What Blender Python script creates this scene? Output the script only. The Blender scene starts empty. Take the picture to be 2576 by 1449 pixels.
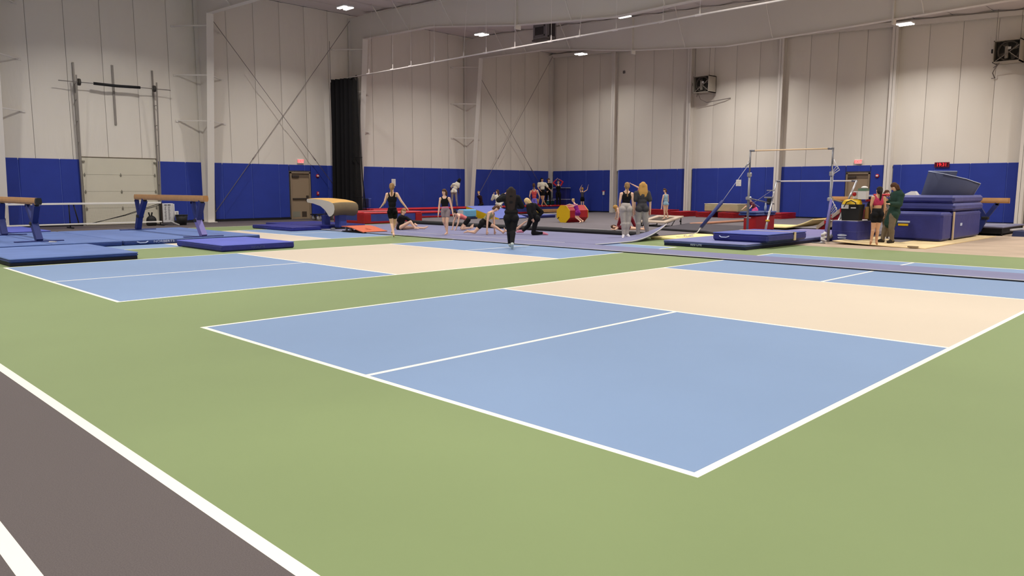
import bpy, math, random
from mathutils import Vector, Matrix
random.seed(7)
S = bpy.context.scene
COL = S.collection
PI = math.pi
R3 = math.radians

# ------------------------------------------------------------------ camera, world, exposure, lamps
cam_data = bpy.data.cameras.new('camera')
cam_data.sensor_width = 36.0
cam_data.lens = 1915.23 / 2576 * 36.0
cam_data.clip_end = 300
cam = bpy.data.objects.new('camera', cam_data)
COL.objects.link(cam)
YAW, PITCH, ROLL = -0.778520, 0.130791, 0.001775
_f = Vector((math.sin(YAW)*math.cos(PITCH), math.cos(YAW)*math.cos(PITCH), -math.sin(PITCH)))
_r = Vector((math.cos(YAW), -math.sin(YAW), 0))
_u = _r.cross(_f)
_R = _r*math.cos(ROLL) + _u*math.sin(ROLL)
_U = -_r*math.sin(ROLL) + _u*math.cos(ROLL)
cam.matrix_world = Matrix(((_R.x, _U.x, -_f.x, 8.0808), (_R.y, _U.y, -_f.y, -3.3951), (_R.z, _U.z, -_f.z, 1.4982), (0, 0, 0, 1)))
S.camera = cam

world = bpy.data.worlds.new('world'); S.world = world
world.use_nodes = True
world.node_tree.nodes['Background'].inputs[0].default_value = (0.02, 0.02, 0.022, 1)
world.node_tree.nodes['Background'].inputs[1].default_value = 1.0

S.view_settings.view_transform = 'Standard'
S.view_settings.look = 'None'
S.view_settings.gamma = 1.0
S.view_settings.use_curve_mapping = False
S.view_settings.exposure = 0.0

LAMP_W = 124.0                      # radiant watts of one high-bay fixture
LAMP_COL = (1.0, 0.955, 0.9)
LAMP_X = (-19.4, -11.1, -2.8, 5.5, 13.8)
LAMP_Y = (29.8, 22.37, 14.77, 7.17, -0.43, -8.0)

X0, X1, Y0, Y1 = -24.8, 17.5, -12.0, 33.5
def roof_z(x): return 9.86 - 0.048*(x + 24.8)

# ------------------------------------------------------------------ helpers
def lin(c):
    return tuple(((v/255)/12.92 if v/255 <= 0.04045 else ((v/255+0.055)/1.055)**2.4) for v in c)

_MC = {}
def M(name, col, rough=0.6, spec=0.4, metal=0.0, noise=None, bump=None, emit=0.0, coat=0.0, alpha=1.0):
    if name in _MC: return _MC[name]
    m = bpy.data.materials.new(name); m.use_nodes = True
    nt = m.node_tree; b = nt.nodes['Principled BSDF']
    c = lin(col)
    b.inputs['Base Color'].default_value = (*c, 1)
    b.inputs['Roughness'].default_value = rough
    b.inputs['Specular IOR Level'].default_value = spec
    b.inputs['Metallic'].default_value = metal
    b.inputs['Coat Weight'].default_value = coat
    b.inputs['Alpha'].default_value = alpha
    if emit:
        b.inputs['Emission Color'].default_value = (*c, 1)
        b.inputs['Emission Strength'].default_value = emit
    tc = None
    if noise or bump:
        tc = nt.nodes.new('ShaderNodeTexCoord')
    if noise:
        sc, amt = noise[0], noise[1]
        n = nt.nodes.new('ShaderNodeTexNoise'); n.inputs['Scale'].default_value = sc
        n.inputs['Detail'].default_value = noise[2] if len(noise) > 2 else 3
        nt.links.new(tc.outputs['Object'], n.inputs['Vector'])
        mr = nt.nodes.new('ShaderNodeMapRange')
        mr.inputs[1].default_value = 0.3; mr.inputs[2].default_value = 0.7
        mr.inputs[3].default_value = 1-amt; mr.inputs[4].default_value = 1+amt
        nt.links.new(n.outputs[0], mr.inputs[0])
        vm = nt.nodes.new('ShaderNodeVectorMath'); vm.operation = 'SCALE'
        vm.inputs[0].default_value = c
        nt.links.new(mr.outputs[0], vm.inputs[3])
        nt.links.new(vm.outputs[0], b.inputs['Base Color'])
    if bump:
        n2 = nt.nodes.new('ShaderNodeTexNoise'); n2.inputs['Scale'].default_value = bump[0]
        n2.inputs['Detail'].default_value = 4
        nt.links.new(tc.outputs['Object'], n2.inputs['Vector'])
        bp = nt.nodes.new('ShaderNodeBump'); bp.inputs['Strength'].default_value = bump[1]
        bp.inputs['Distance'].default_value = bump[2]
        nt.links.new(n2.outputs[0], bp.inputs['Height'])
        nt.links.new(bp.outputs[0], b.inputs['Normal'])
    _MC[name] = m
    return m

class G:
    """collects shapes, then build() links them as one mesh object"""
    def __init__(s): s.v = []; s.f = []; s.mi = []; s.sm = []; s.m = 0
    def add(s, vs, fs, smooth=False):
        o = len(s.v); s.v += [tuple(p) for p in vs]
        for f in fs: s.f.append([i+o for i in f]); s.mi.append(s.m); s.sm.append(smooth)
        return s
    def box(s, x0, x1, y0, y1, z0, z1, bev=0.0, mat=None):
        if bev <= 0:
            vs = [(x, y, z) for z in (z0, z1) for y in (y0, y1) for x in (x0, x1)]
            fs = [(0,2,3,1), (4,5,7,6), (0,1,5,4), (2,6,7,3), (0,4,6,2), (1,3,7,5)]
        else:
            c = [(x0+x1)/2, (y0+y1)/2, (z0+z1)/2]; h = [(x1-x0)/2, (y1-y0)/2, (z1-z0)/2]
            b = min(bev, *[q*0.95 for q in h]); vs = []; idx = {}
            for sx in (-1, 1):
                for sy in (-1, 1):
                    for sz in (-1, 1):
                        for a in range(3):
                            q = [sx*(h[0]-b), sy*(h[1]-b), sz*(h[2]-b)]; q[a] = (sx, sy, sz)[a]*h[a]
                            idx[(sx, sy, sz, a)] = len(vs); vs.append((c[0]+q[0], c[1]+q[1], c[2]+q[2]))
            fs = []
            for a in range(3):
                b1, b2 = [(1, 2), (2, 0), (0, 1)][a]
                for sg in (-1, 1):
                    q = []
                    for p1, p2 in ((-1, -1), (1, -1), (1, 1), (-1, 1)):
                        k = [0, 0, 0]; k[a] = sg; k[b1] = p1; k[b2] = p2; q.append(idx[(*k, a)])
                    fs.append(q if sg > 0 else q[::-1])
            for a in range(3):      # edges along axis a
                b1, b2 = [(1, 2), (2, 0), (0, 1)][a]
                for p1 in (-1, 1):
                    for p2 in (-1, 1):
                        def I(e, ax):
                            k = [0, 0, 0]; k[a] = e; k[b1] = p1; k[b2] = p2; return idx[(*k, ax)]
                        q = [I(-1, b1), I(1, b1), I(1, b2), I(-1, b2)]
                        fs.append(q if p1*p2 < 0 else q[::-1])
            for sx in (-1, 1):
                for sy in (-1, 1):
                    for sz in (-1, 1):
                        q = [idx[(sx, sy, sz, a)] for a in range(3)]
                        fs.append(q if sx*sy*sz > 0 else q[::-1])
        if mat is not None: vs = [mat @ Vector(p) for p in vs]
        return s.add(vs, fs)
    def hexa(s, b4, t4):
        """prism between a bottom and a top quad (both counter-clockwise seen from above)"""
        return s.add(list(b4)+list(t4), [(3,2,1,0), (4,5,6,7), (0,1,5,4), (1,2,6,5), (2,3,7,6), (3,0,4,7)])
    def prism(s, poly, ax, a, b):
        """poly in the plane across axis ax (x: (y,z), y: (x,z), z: (x,y)), extruded from a to b"""
        n = len(poly)
        def P(p, t): return {'x': (t, p[0], p[1]), 'y': (p[0], t, p[1]), 'z': (p[0], p[1], t)}[ax]
        vs = [P(p, a) for p in poly] + [P(p, b) for p in poly]
        fs = [list(range(n))[::-1], list(range(n, 2*n))] + [(i, (i+1) % n, n+(i+1) % n, n+i) for i in range(n)]
        area = sum(poly[i][0]*poly[(i+1) % n][1] - poly[(i+1) % n][0]*poly[i][1] for i in range(n))
        flip = (area < 0) != (b < a)
        if ax == 'y': flip = not flip
        if flip: fs = [list(f)[::-1] for f in fs]
        return s.add(vs, fs)
    def tube(s, pts, r, seg=8, caps=True, smooth=True):
        pts = [Vector(p) for p in pts]; n = len(pts)
        rs = r if isinstance(r, (list, tuple)) else [r]*n
        vs = []; fs = []; prev = None
        for i, p in enumerate(pts):
            t = (pts[min(i+1, n-1)] - pts[max(i-1, 0)])
            t = t.normalized() if t.length > 1e-9 else Vector((0, 0, 1))
            if prev is None:
                a = Vector((0, 0, 1)) if abs(t.z) < 0.9 else Vector((1, 0, 0))
                u = t.cross(a).normalized()
            else:
                u = (prev - t*prev.dot(t))
                u = u.normalized() if u.length > 1e-6 else t.orthogonal().normalized()
            prev = u; w = t.cross(u)
            for k in range(seg):
                an = 2*PI*k/seg
                vs.append(p + (u*math.cos(an) + w*math.sin(an))*rs[i])
        for i in range(n-1):
            for k in range(seg):
                k2 = (k+1) % seg
                fs.append((i*seg+k, i*seg+k2, (i+1)*seg+k2, (i+1)*seg+k))
        if caps: fs += [tuple(range(seg))[::-1], tuple((n-1)*seg+k for k in range(seg))]
        return s.add(vs, fs, smooth)
    def bar(s, p0, p1, w, h, up=(0, 0, 1)):
        """rectangular bar between two points"""
        p0 = Vector(p0); p1 = Vector(p1); t = (p1-p0).normalized(); up = Vector(up)
        if abs(t.dot(up)) > 0.99: up = Vector((0, 1, 0))
        a = t.cross(up).normalized(); b = a.cross(t)
        vs = [q + a*sa*w/2 + b*sb*h/2 for q in (p0, p1) for sa, sb in ((-1, -1), (1, -1), (1, 1), (-1, 1))]
        return s.add(vs, [(3,2,1,0), (4,5,6,7), (0,1,5,4), (1,2,6,5), (2,3,7,6), (3,0,4,7)])
    def cone(s, p0, r0, p1, r1, seg=12, rings=3):
        """round cone: two spheres and the skin between them"""
        p0 = Vector(p0); p1 = Vector(p1); d = p1-p0
        if d.length < 1e-4: d = Vector((0, 0, 1e-3))
        t = d.normalized(); pts = []; rs = []
        for i in range(rings+1):
            a = PI/2*(1-i/rings); pts.append(p0 - t*r0*math.sin(a)); rs.append(max(r0*math.cos(a), 1e-4))
        for i in range(rings+1):
            a = PI/2*i/rings; pts.append(p0 + d + t*r1*math.sin(a)); rs.append(max(r1*math.cos(a), 1e-4))
        u = t.orthogonal().normalized(); w = t.cross(u); vs = []; fs = []
        for p, r in zip(pts, rs):
            for k in range(seg):
                an = 2*PI*k/seg; vs.append(p + (u*math.cos(an) + w*math.sin(an))*r)
        n = len(pts)
        for i in range(n-1):
            for k in range(seg):
                k2 = (k+1) % seg; fs.append((i*seg+k, i*seg+k2, (i+1)*seg+k2, (i+1)*seg+k))
        fs += [tuple(range(seg))[::-1], tuple((n-1)*seg+k for k in range(seg))]
        return s.add(vs, fs, True)
    def ell(s, c, rad, ax=None, seg=14, rings=8):
        """ellipsoid; ax = three axis vectors"""
        c = Vector(c); ax = ax or (Vector((1, 0, 0)), Vector((0, 1, 0)), Vector((0, 0, 1)))
        vs = [c - ax[2]*rad[2]]; fs = []
        for i in range(1, rings):
            a = -PI/2 + PI*i/rings
            for k in range(seg):
                an = 2*PI*k/seg
                vs.append(c + ax[0]*rad[0]*math.cos(a)*math.cos(an) + ax[1]*rad[1]*math.cos(a)*math.sin(an) + ax[2]*rad[2]*math.sin(a))
        vs.append(c + ax[2]*rad[2]); top = len(vs)-1
        for k in range(seg):
            k2 = (k+1) % seg
            fs.append((0, 1+k2, 1+k)); fs.append((top, top-seg+k, top-seg+k2))
            for i in range(rings-2):
                a0 = 1+i*seg; fs.append((a0+k, a0+k2, a0+seg+k2, a0+seg+k))
        if ax[0].cross(ax[1]).dot(ax[2]) < 0: fs = [f[::-1] for f in fs]
        return s.add(vs, fs, True)
    def mesh(s, name, mats, off=None):
        me = bpy.data.meshes.new(name)
        vs = s.v if off is None else [(p[0]-off[0], p[1]-off[1], p[2]-off[2]) for p in s.v]
        me.from_pydata(vs, [], s.f)
        for m in (mats if isinstance(mats, (list, tuple)) else [mats]): me.materials.append(m)
        me.polygons.foreach_set('material_index', s.mi)
        me.polygons.foreach_set('use_smooth', s.sm)
        me.update()
        return me
    def build(s, name, mats, parent=None, at=None):
        """world-space shapes -> object; with a parent the vertices become local to the parent's root; at = own origin"""
        off = at
        if parent is not None and at is None: off = parent.get('_o', (0, 0, 0))
        me = s.mesh(name, mats, off)
        o = bpy.data.objects.new(name, me); COL.objects.link(o)
        if parent is not None: o.parent = parent; o['_o'] = list(parent.get('_o', (0, 0, 0)))
        elif at is not None: o.location = at; o['_o'] = list(at)
        return o

def tag(o, label=None, cat=None, group=None, kind=None):
    if label: o['label'] = label
    if cat: o['category'] = cat
    if group: o['group'] = group
    if kind: o['kind'] = kind
    return o
def thing(name, label, cat, loc=(0, 0, 0), group=None):
    o = bpy.data.objects.new(name, None); COL.objects.link(o); o.location = loc
    o.empty_display_size = 0.2
    o['_o'] = list(loc)
    return tag(o, label, cat, group)
def dup(o, loc=None, parent=None, label=None, group=None):
    c = o.copy(); COL.objects.link(c)
    if parent is not None: c.parent = parent
    if loc is not None: c.location = loc
    if label: c['label'] = label
    if group: c['group'] = group
    for ch in list(o.children): dup(ch, None, c)
    return c
def shared(name, me, parent, loc, rot=(0, 0, 0)):
    """one more object on shared mesh data, placed in world coordinates"""
    o = bpy.data.objects.new(name, me); COL.objects.link(o)
    p = parent.get('_o', (0, 0, 0)) if parent is not None else (0, 0, 0)
    o.location = (loc[0]-p[0], loc[1]-p[1], loc[2]-p[2]); o.rotation_euler = rot
    o.parent = parent
    return o
def lettering(body, size, mat, loc, rot, parent, name='lettering', sx=1.0):
    cu = bpy.data.curves.new(name, 'FONT'); cu.body = body; cu.size = size
    cu.align_x = 'CENTER'; cu.align_y = 'CENTER'; cu.extrude = 0.002
    cu.materials.append(mat)
    tmp = bpy.data.objects.new('tmp', cu); COL.objects.link(tmp)
    me = bpy.data.meshes.new_from_object(tmp.evaluated_get(bpy.context.evaluated_depsgraph_get()))
    bpy.data.objects.remove(tmp); me.name = name
    if not me.materials: me.materials.append(mat)
    o = bpy.data.objects.new(name, me); COL.objects.link(o)
    p = parent.get('_o', (0, 0, 0))
    o.location = (loc[0]-p[0], loc[1]-p[1], loc[2]-p[2]); o.rotation_euler = rot; o.scale = (sx, 1, 1)
    o.parent = parent
    return o

# ------------------------------------------------------------------ materials of the room
m_green = M('court_green', (124, 140, 94), 0.62, 0.32, noise=(0.35, 0.05, 5), bump=(900, 0.05, 0.001))
m_blue = M('court_blue', (122, 146, 182), 0.62, 0.32, noise=(0.4, 0.035, 5), bump=(900, 0.05, 0.001))
m_beige = M('court_beige', (204, 190, 172), 0.62, 0.32, noise=(0.4, 0.025, 5), bump=(900, 0.05, 0.001))
m_line = M('line_white', (243, 236, 222), 0.6, 0.3)
m_track = M('track_charcoal', (92, 84, 84), 0.75, 0.3, noise=(160, 0.16, 6), bump=(420, 0.35, 0.003))
m_conc = M('bare_concrete', (180, 160, 140), 0.7, 0.3, noise=(1.1, 0.12, 6))
m_pad = M('pad_blue_vinyl', (42, 62, 158), 0.55, 0.35, noise=(2.0, 0.05))
m_padback = M('pad_backing', (92, 112, 200), 0.6, 0.3)
m_base = M('baseboard_black', (28, 28, 34), 0.6, 0.3)
m_steel = M('steel_white_paint', (226, 220, 212), 0.5, 0.4)
m_rod = M('brace_rod_grey', (150, 140, 138), 0.5, 0.4)
m_ceil = M('ceiling_facing', (222, 214, 210), 0.6, 0.3)
m_plain = M('plain_wall', (214, 206, 198), 0.7, 0.3)

def wrinkle_mat():
    """white vinyl facing of the wall insulation: slight gloss, pulled into fine diagonal wrinkles"""
    m = bpy.data.materials.new('insulation_vinyl'); m.use_nodes = True
    nt = m.node_tree; b = nt.nodes['Principled BSDF']; L = nt.links.new
    b.inputs['Base Color'].default_value = (*lin((232, 225, 214)), 1)
    b.inputs['Roughness'].default_value = 0.42
    b.inputs['Specular IOR Level'].default_value = 0.45
    tc = nt.nodes.new('ShaderNodeTexCoord')
    def noise(rot, scl, sc, det):
        mp = nt.nodes.new('ShaderNodeMapping'); mp.inputs['Rotation'].default_value = rot; mp.inputs['Scale'].default_value = scl
        L(tc.outputs['Object'], mp.inputs['Vector'])
        n = nt.nodes.new('ShaderNodeTexNoise'); n.inputs['Scale'].default_value = sc; n.inputs['Detail'].default_value = det
        L(mp.outputs[0], n.inputs['Vector']); return n.outputs[0]
    a = noise((0.75, 0.75, 0.0), (1, 1, 0.22), 3.2, 4)
    c = noise((-0.6, -0.6, 0.4), (1, 1, 0.16), 2.3, 3)
    mask = noise((0, 0, 0), (1, 1, 1), 0.45, 1)
    mr = nt.nodes.new('ShaderNodeMapRange'); L(mask, mr.inputs[0])
    mr.inputs[1].default_value = 0.42; mr.inputs[2].default_value = 0.68; mr.inputs[3].default_value = 0.12; mr.inputs[4].default_value = 1.0
    ad = nt.nodes.new('ShaderNodeMath'); ad.operation = 'ADD'; L(a, ad.inputs[0]); L(c, ad.inputs[1])
    mu = nt.nodes.new('ShaderNodeMath'); mu.operation = 'MULTIPLY'; L(ad.outputs[0], mu.inputs[0]); L(mr.outputs[0], mu.inputs[1])
    bp = nt.nodes.new('ShaderNodeBump'); bp.inputs['Strength'].default_value = 0.55; bp.inputs['Distance'].default_value = 0.05
    L(mu.outputs[0], bp.inputs['Height']); L(bp.outputs[0], b.inputs['Normal'])
    return m
m_vinyl = wrinkle_mat()

# ------------------------------------------------------------------ floor with its painted courts and running track
COURT_U = (0.0, -8.645, -17.55)          # outer edge of the long line away from the track, court by court
LW = 0.052
def floor_zone(x, y):
    for u0 in COURT_U:
        u, v = x-u0, y
        if 0 <= u <= 6.096 and 0 <= v <= 13.411:
            if u < LW or u > 6.096-LW or v < LW or v > 13.411-LW: return 3
            for n in (4.572, 8.839):
                if abs(v-n) < LW/2: return 3
            if (v < 4.572 or v > 8.839):
                return 3 if abs(u-3.048) < LW/2 else 1
            return 2
    if y < -1.93:
        for k in range(6):
            if abs(y - (-1.96 - 0.765*k)) < 0.038 and y > -6.2: return 3
        return 4
    if x < -20.3: return 3 if x > -20.36 else 4
    if y > 16.32: return 5
    return 0
def cuts(vals, lo, hi):
    return sorted({round(v, 4) for v in vals if lo < v < hi} | {lo, hi})
xs = [-20.36, -20.3]; ys = [-1.93, 16.32]
for u0 in COURT_U:
    for q in (0, LW, 3.048-LW/2, 3.048+LW/2, 6.096-LW, 6.096): xs.append(u0+q)
for q in (0, LW, 4.572-LW/2, 4.572+LW/2, 8.839-LW/2, 8.839+LW/2, 13.411-LW, 13.411): ys.append(q)
for k in range(6): ys += [-1.96-0.765*k-0.038, -1.96-0.765*k+0.038]
xs = cuts(xs, X0, X1); ys = cuts(ys, Y0, Y1)
g = G()
vid = {}
for i, x in enumerate(xs):
    for j, y in enumerate(ys): vid[i, j] = len(g.v); g.v.append((x, y, 0))
for i in range(len(xs)-1):
    for j in range(len(ys)-1):
        g.f.append([vid[i, j], vid[i+1, j], vid[i+1, j+1], vid[i, j+1]]); g.sm.append(False)
        g.mi.append(floor_zone((xs[i]+xs[i+1])/2, (ys[j]+ys[j+1])/2))
floor = tag(g.build('floor', [m_green, m_blue, m_beige, m_line, m_track, m_conc]), kind='structure')

# ------------------------------------------------------------------ walls: base sheet, insulation strips, blue pads, black base
def wall_left_z(y): return roof_z(X0)
wall_left = tag(G().box(X0-0.15, X0-0.06, Y0, Y1, 0, 9.86).build('wall_left', m_plain), kind='structure')
wall_back = tag(G().add([(X0, Y1+0.06, 0), (X1, Y1+0.06, 0), (X1, Y1+0.06, roof_z(X1)), (X0, Y1+0.06, roof_z(X0)),
                         (X0, Y1+0.15, 0), (X1, Y1+0.15, 0), (X1, Y1+0.15, roof_z(X1)), (X0, Y1+0.15, roof_z(X0))],
                        [(0,1,2,3), (5,4,7,6), (0,4,5,1), (3,2,6,7), (0,3,7,4), (1,5,6,2)]).build('wall_back', m_plain), kind='structure')
tag(G().box(X1, X1+0.1, Y0, Y1, 0, 7.85).build('wall_right', m_plain), kind='structure')
tag(G().box(X0, X1, Y0-0.1, Y0, 0, 7.85).build('wall_front', m_plain), kind='structure')

def bulge_sheet(P, w0, w1, z0, z1a, z1b, seed, amp=0.035):
    """one insulation strip, pillowed between its seams; P(w, z, d) gives world coordinates, d towards the room"""
    rnd = random.Random(seed); g = G(); nu, nv = 5, 9; vs = []
    for j in range(nv+1):
        for i in range(nu+1):
            u = i/nu; w = w0 + (w1-w0)*u; top = z1a + (z1b-z1a)*u
            z = z0 + (top-z0)*j/nv
            d = amp*(1-abs(2*u-1)**3)*(0.75+0.25*rnd.random()) if 0 < i < nu else -0.012
            vs.append(P(w, z, d))
    fs = [(j*(nu+1)+i, j*(nu+1)+i+1, (j+1)*(nu+1)+i+1, (j+1)*(nu+1)+i) for j in range(nv) for i in range(nu)]
    g.add(vs, fs, True); return g
PL = lambda w, z, d: (X0+d, w, z)           # left wall, facing +x
PB = lambda w, z, d: (w, Y1-d, z)           # back wall, facing -y
FRAME_Y = (3.35, 10.97, 18.57, 26.17)
k = 0
y = -4.25
edges = []
for a, b in ((-4.25, 3.35), (3.35, 10.97), (10.97, 18.57), (18.57, 26.17), (26.17, 33.5)):
    edges += [a + (b-a)*i/6 for i in range(6)]
edges.append(33.5)
for a, b in zip(edges, edges[1:]):
    k += 1
    bulge_sheet(PL, a+0.006, b-0.006, 2.5, roof_z(X0), roof_z(X0), k).build('insulation_sheet', m_vinyl, wall_left)
BCOL = (-19.7, -14.63, -9.5, -4.27, 0.9)
edges = []
for a, b in ((X0, BCOL[0]), (BCOL[0], BCOL[1]), (BCOL[1], BCOL[2]), (BCOL[2], BCOL[3]), (BCOL[3], BCOL[4]), (BCOL[4], 6.0)):
    edges += [a + (b-a)*i/4 for i in range(4)]
edges.append(6.0)
for a, b in zip(edges, edges[1:]):
    k += 1
    bulge_sheet(PB, b-0.006, a+0.006, 2.5, roof_z(b), roof_z(a), k).build('insulation_sheet', m_vinyl, wall_back)

def pad_run(wall, horiz, plane, seams, z0=0.1, z1=2.56):
    """blue wall pads between successive seam positions"""
    for a, b in zip(seams, seams[1:]):
        if b-a < 0.12: continue
        zz = 2.28 if (a, b) in OVERDOOR else z0
        g = G()
        if horiz == 'y': g.box(plane, plane+0.055, a+0.012, b-0.012, zz, z1, 0.014)
        else: g.box(a+0.012, b-0.012, plane-0.055, plane, zz, z1, 0.014)
        g.build('pad', m_pad, wall)
    a, b = seams[0]+0.02, seams[-1]-0.02
    return a, b
OVERDOOR = set()
runsL = [[0.2, 1.4, 2.7, 3.2], [3.52, 4.03, 5.4, 6.12], [8.98, 10.15, 10.93], [11.37, 11.76, 13.13, 14.47, 14.98], [14.98, 15.81, 16.12], [16.12, 17.08, 18.3],
         [19.0, 20.36, 21.7, 23.04, 24.34, 25.69, 26.1], [26.72, 27.88, 29.2, 30.54, 31.86, 33.2]]
OVERDOOR = {(14.98, 15.81), (15.81, 16.12), (-6.2, -5.6), (-5.6, -5.08)}
for r in runsL:
    a, b = pad_run(wall_left, 'y', X0, r)
    z = 2.3 if r[0] == 14.98 else 0.1
    G().box(X0-0.004, X0+0.03, a, b, z, 2.54).build('pad_backing', m_padback, wall_left)
    if r[0] != 14.98: tag(G().box(X0, X0+0.065, r[0], r[-1], 0, 0.1).build('baseboard_left', m_base), kind='structure')
runsB = [[-24.6, -23.91, -23.25, -21.89, -20.59, -20.0], [-19.5, -19.41, -18.07, -16.74, -15.41, -14.8], [-14.47, -14.23, -12.89, -11.52, -10.18, -9.62],
         [-9.38, -8.34, -6.98, -6.2], [-6.2, -5.6, -5.08], [-5.08, -4.4], [-4.12, -3.77, -2.4, -1.03, 0.33, 0.75], [1.1, 2.4, 3.7, 5.0]]
for r in runsB:
    a, b = pad_run(wall_back, 'x', Y1, r)
    z = 2.3 if r[0] == -6.2 else 0.1
    G().box(a, b, Y1-0.03, Y1+0.004, z, 2.54).build('pad_backing', m_padback, wall_back)
    if r[0] != -6.2: tag(G().box(r[0], r[-1], Y1-0.065, Y1, 0, 0.1).build('baseboard_back', m_base), kind='structure')

# ------------------------------------------------------------------ ceiling in insulated strips
ceiling = tag(G().add([(X0-0.1, Y0, roof_z(X0-0.1)+0.09), (X1, Y0, roof_z(X1)+0.09), (X1, Y1, roof_z(X1)+0.09), (X0-0.1, Y1, roof_z(X0-0.1)+0.09)], [(3, 2, 1, 0)]).build('ceiling', m_plain), kind='structure')
n = 28
for i in range(n):
    a = X0 + (X1-X0)*i/n; b = X0 + (X1-X0)*(i+1)/n; c = (a+b)/2
    g = G(); vs = []
    ysn = [Y0, 3.35, 10.97, 18.57, 26.17, Y1]
    for yy in ysn: vs += [(a+0.01, yy, roof_z(a)+0.015), (c, yy, roof_z(c)-0.05), (b-0.01, yy, roof_z(b)+0.015)]
    g.add(vs, [(3*j+q, 3*j+3+q, 3*j+4+q, 3*j+1+q) for j in range(5) for q in (0, 1)], True)
    g.build('insulation_sheet', m_ceil, ceiling)

# ------------------------------------------------------------------ steel portal frames: tapered column, haunched roof beam, flange straps
def i_profile(g, pts_in, pts_out, y, fw=0.30, tw=0.012, tf=0.02):
    """web plate between two polylines in the x-z plane, with a flange along each"""
    n = len(pts_in)
    for i in range(n-1):
        a, b, c, d = pts_in[i], pts_in[i+1], pts_out[i+1], pts_out[i]
        for sy in (-1, 1):
            q = [(p[0], y+sy*tw/2, p[1]) for p in (a, b, c, d)]
            g.add(q, [(0, 1, 2, 3)])
        for p, r in ((a, b), (d, c)):
            g.bar((p[0], y, p[1]), (r[0], y, r[1]), fw, tf, up=(r[1]-p[1], 0, -(r[0]-p[0])) if abs(r[1]-p[1]) > 1e-6 else (0, 0, 1))
def frame(y, i):
    g = G()
    zin = 8.58
    i_profile(g, [(X0+0.45, 0.02), (X0+1.28, zin)], [(X0+0.06, 0.02), (X0+0.06, 9.7)], y)
    col = tag(g.build('column', m_steel), 'tapered white steel column, number %s along the side wall from the photographer' % ('one', 'two', 'three', 'four')[i], None, None, 'structure')
    g = G(); g.box(X0+0.02, X0+0.62, y-0.2, y+0.2, 0, 0.025); g.build('base_plate', m_steel, col)
    for z in (4.27, 6.13, 8.1):
        xi = X0 + 0.45 + (0.83)*(z/zin)
        for yy in (y-1.03, y+0.95):
            g = G(); g.bar((xi, y, z), (X0+0.03, yy, z), 0.045, 0.045)
            g.box(X0-0.01, X0+0.05, yy-0.09, yy+0.09, z-0.06, z+0.03)
            g.build('flange_strap', m_steel, col)
    g = G()
    xs_ = [X0+1.28, -18.5, -13.3, -8.6, -4.0, 2.0, 9.0, X1]
    zs_ = [8.58, 8.43, 7.76, 7.36, 7.42, 7.55, 7.3, 6.9]
    i_profile(g, list(zip(xs_, zs_)), [(x, roof_z(x)-0.1) for x in xs_], y, 0.26)
    g.prism([(X0+1.28, zin), (X0+1.28, 9.7), (X0+0.06, 9.7)], 'y', y-0.005, y+0.005)
    rf = tag(g.build('roof_beam', m_steel), 'deep white steel roof beam carried by wall column number %s' % ('one', 'two', 'three', 'four')[i], None, None, 'structure')
    for xx, zz in ((-13.3, 7.76), (-2.0, 7.45)):
        g = G(); g.box(xx-0.03, xx+0.03, y-0.15, y+0.15, zz-0.16, zz+0.05); g.box(xx-0.025, xx+0.025, y-0.13, y+0.13, zz+0.05, roof_z(xx)-0.12)
        g.build('splice_plate', m_steel, rf)
    for xx in (-21.5, -20.0, -17.0, -10.5, -6.5, -1.0):
        zz = [z0+(z1-z0)*(xx-x0)/(x1-x0) for x0, x1, z0, z1 in zip(xs_, xs_[1:], zs_, zs_[1:]) if x0 <= xx <= x1][0]
        g = G()
        for sy in (-1, 1): g.bar((xx, y+sy*0.1, zz+0.03), (xx+0.02, y+sy*1.0, roof_z(xx)-0.06), 0.03, 0.03)
        g.build('flange_brace', m_steel, rf)
for i, y in enumerate(FRAME_Y): frame(y, i)

ORD = ('first', 'second', 'third', 'fourth', 'fifth')
for i, x in enumerate(BCOL):
    g = G(); zt = roof_z(x)-0.12
    y0 = Y1-0.36
    g.box(x-0.125, x+0.125, y0, y0+0.014, 0.02, zt); g.box(x-0.125, x+0.125, Y1-0.03, Y1-0.016, 0.02, zt); g.box(x-0.006, x+0.006, y0, Y1-0.02, 0.02, zt)
    g.box(x-0.17, x+0.17, y0-0.04, Y1, 0, 0.02)
    tag(g.build('column', m_steel), 'slim white wind column, %s from the room corner on the wall behind the bars' % ORD[i], None, None, 'structure')
g = G(); g.box(X0+0.02, X0+0.3, Y1-0.34, Y1-0.3, 0, 9.7); g.box(X0+0.15, X0+0.165, Y1-0.32, Y1-0.02, 0, 9.7)
tag(g.build('column', m_steel), 'white steel corner post where the two padded walls meet', None, None, 'structure')
g = G(); g.bar((X0+0.1, Y1-0.2, roof_z(X0)-0.2), (X1, Y1-0.2, roof_z(X1)-0.2), 0.14, 0.2)
tag(g.build('roof_beam', m_steel), 'shallow sloping rafter along the top of the wall behind the bars', None, None, 'structure')

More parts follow.
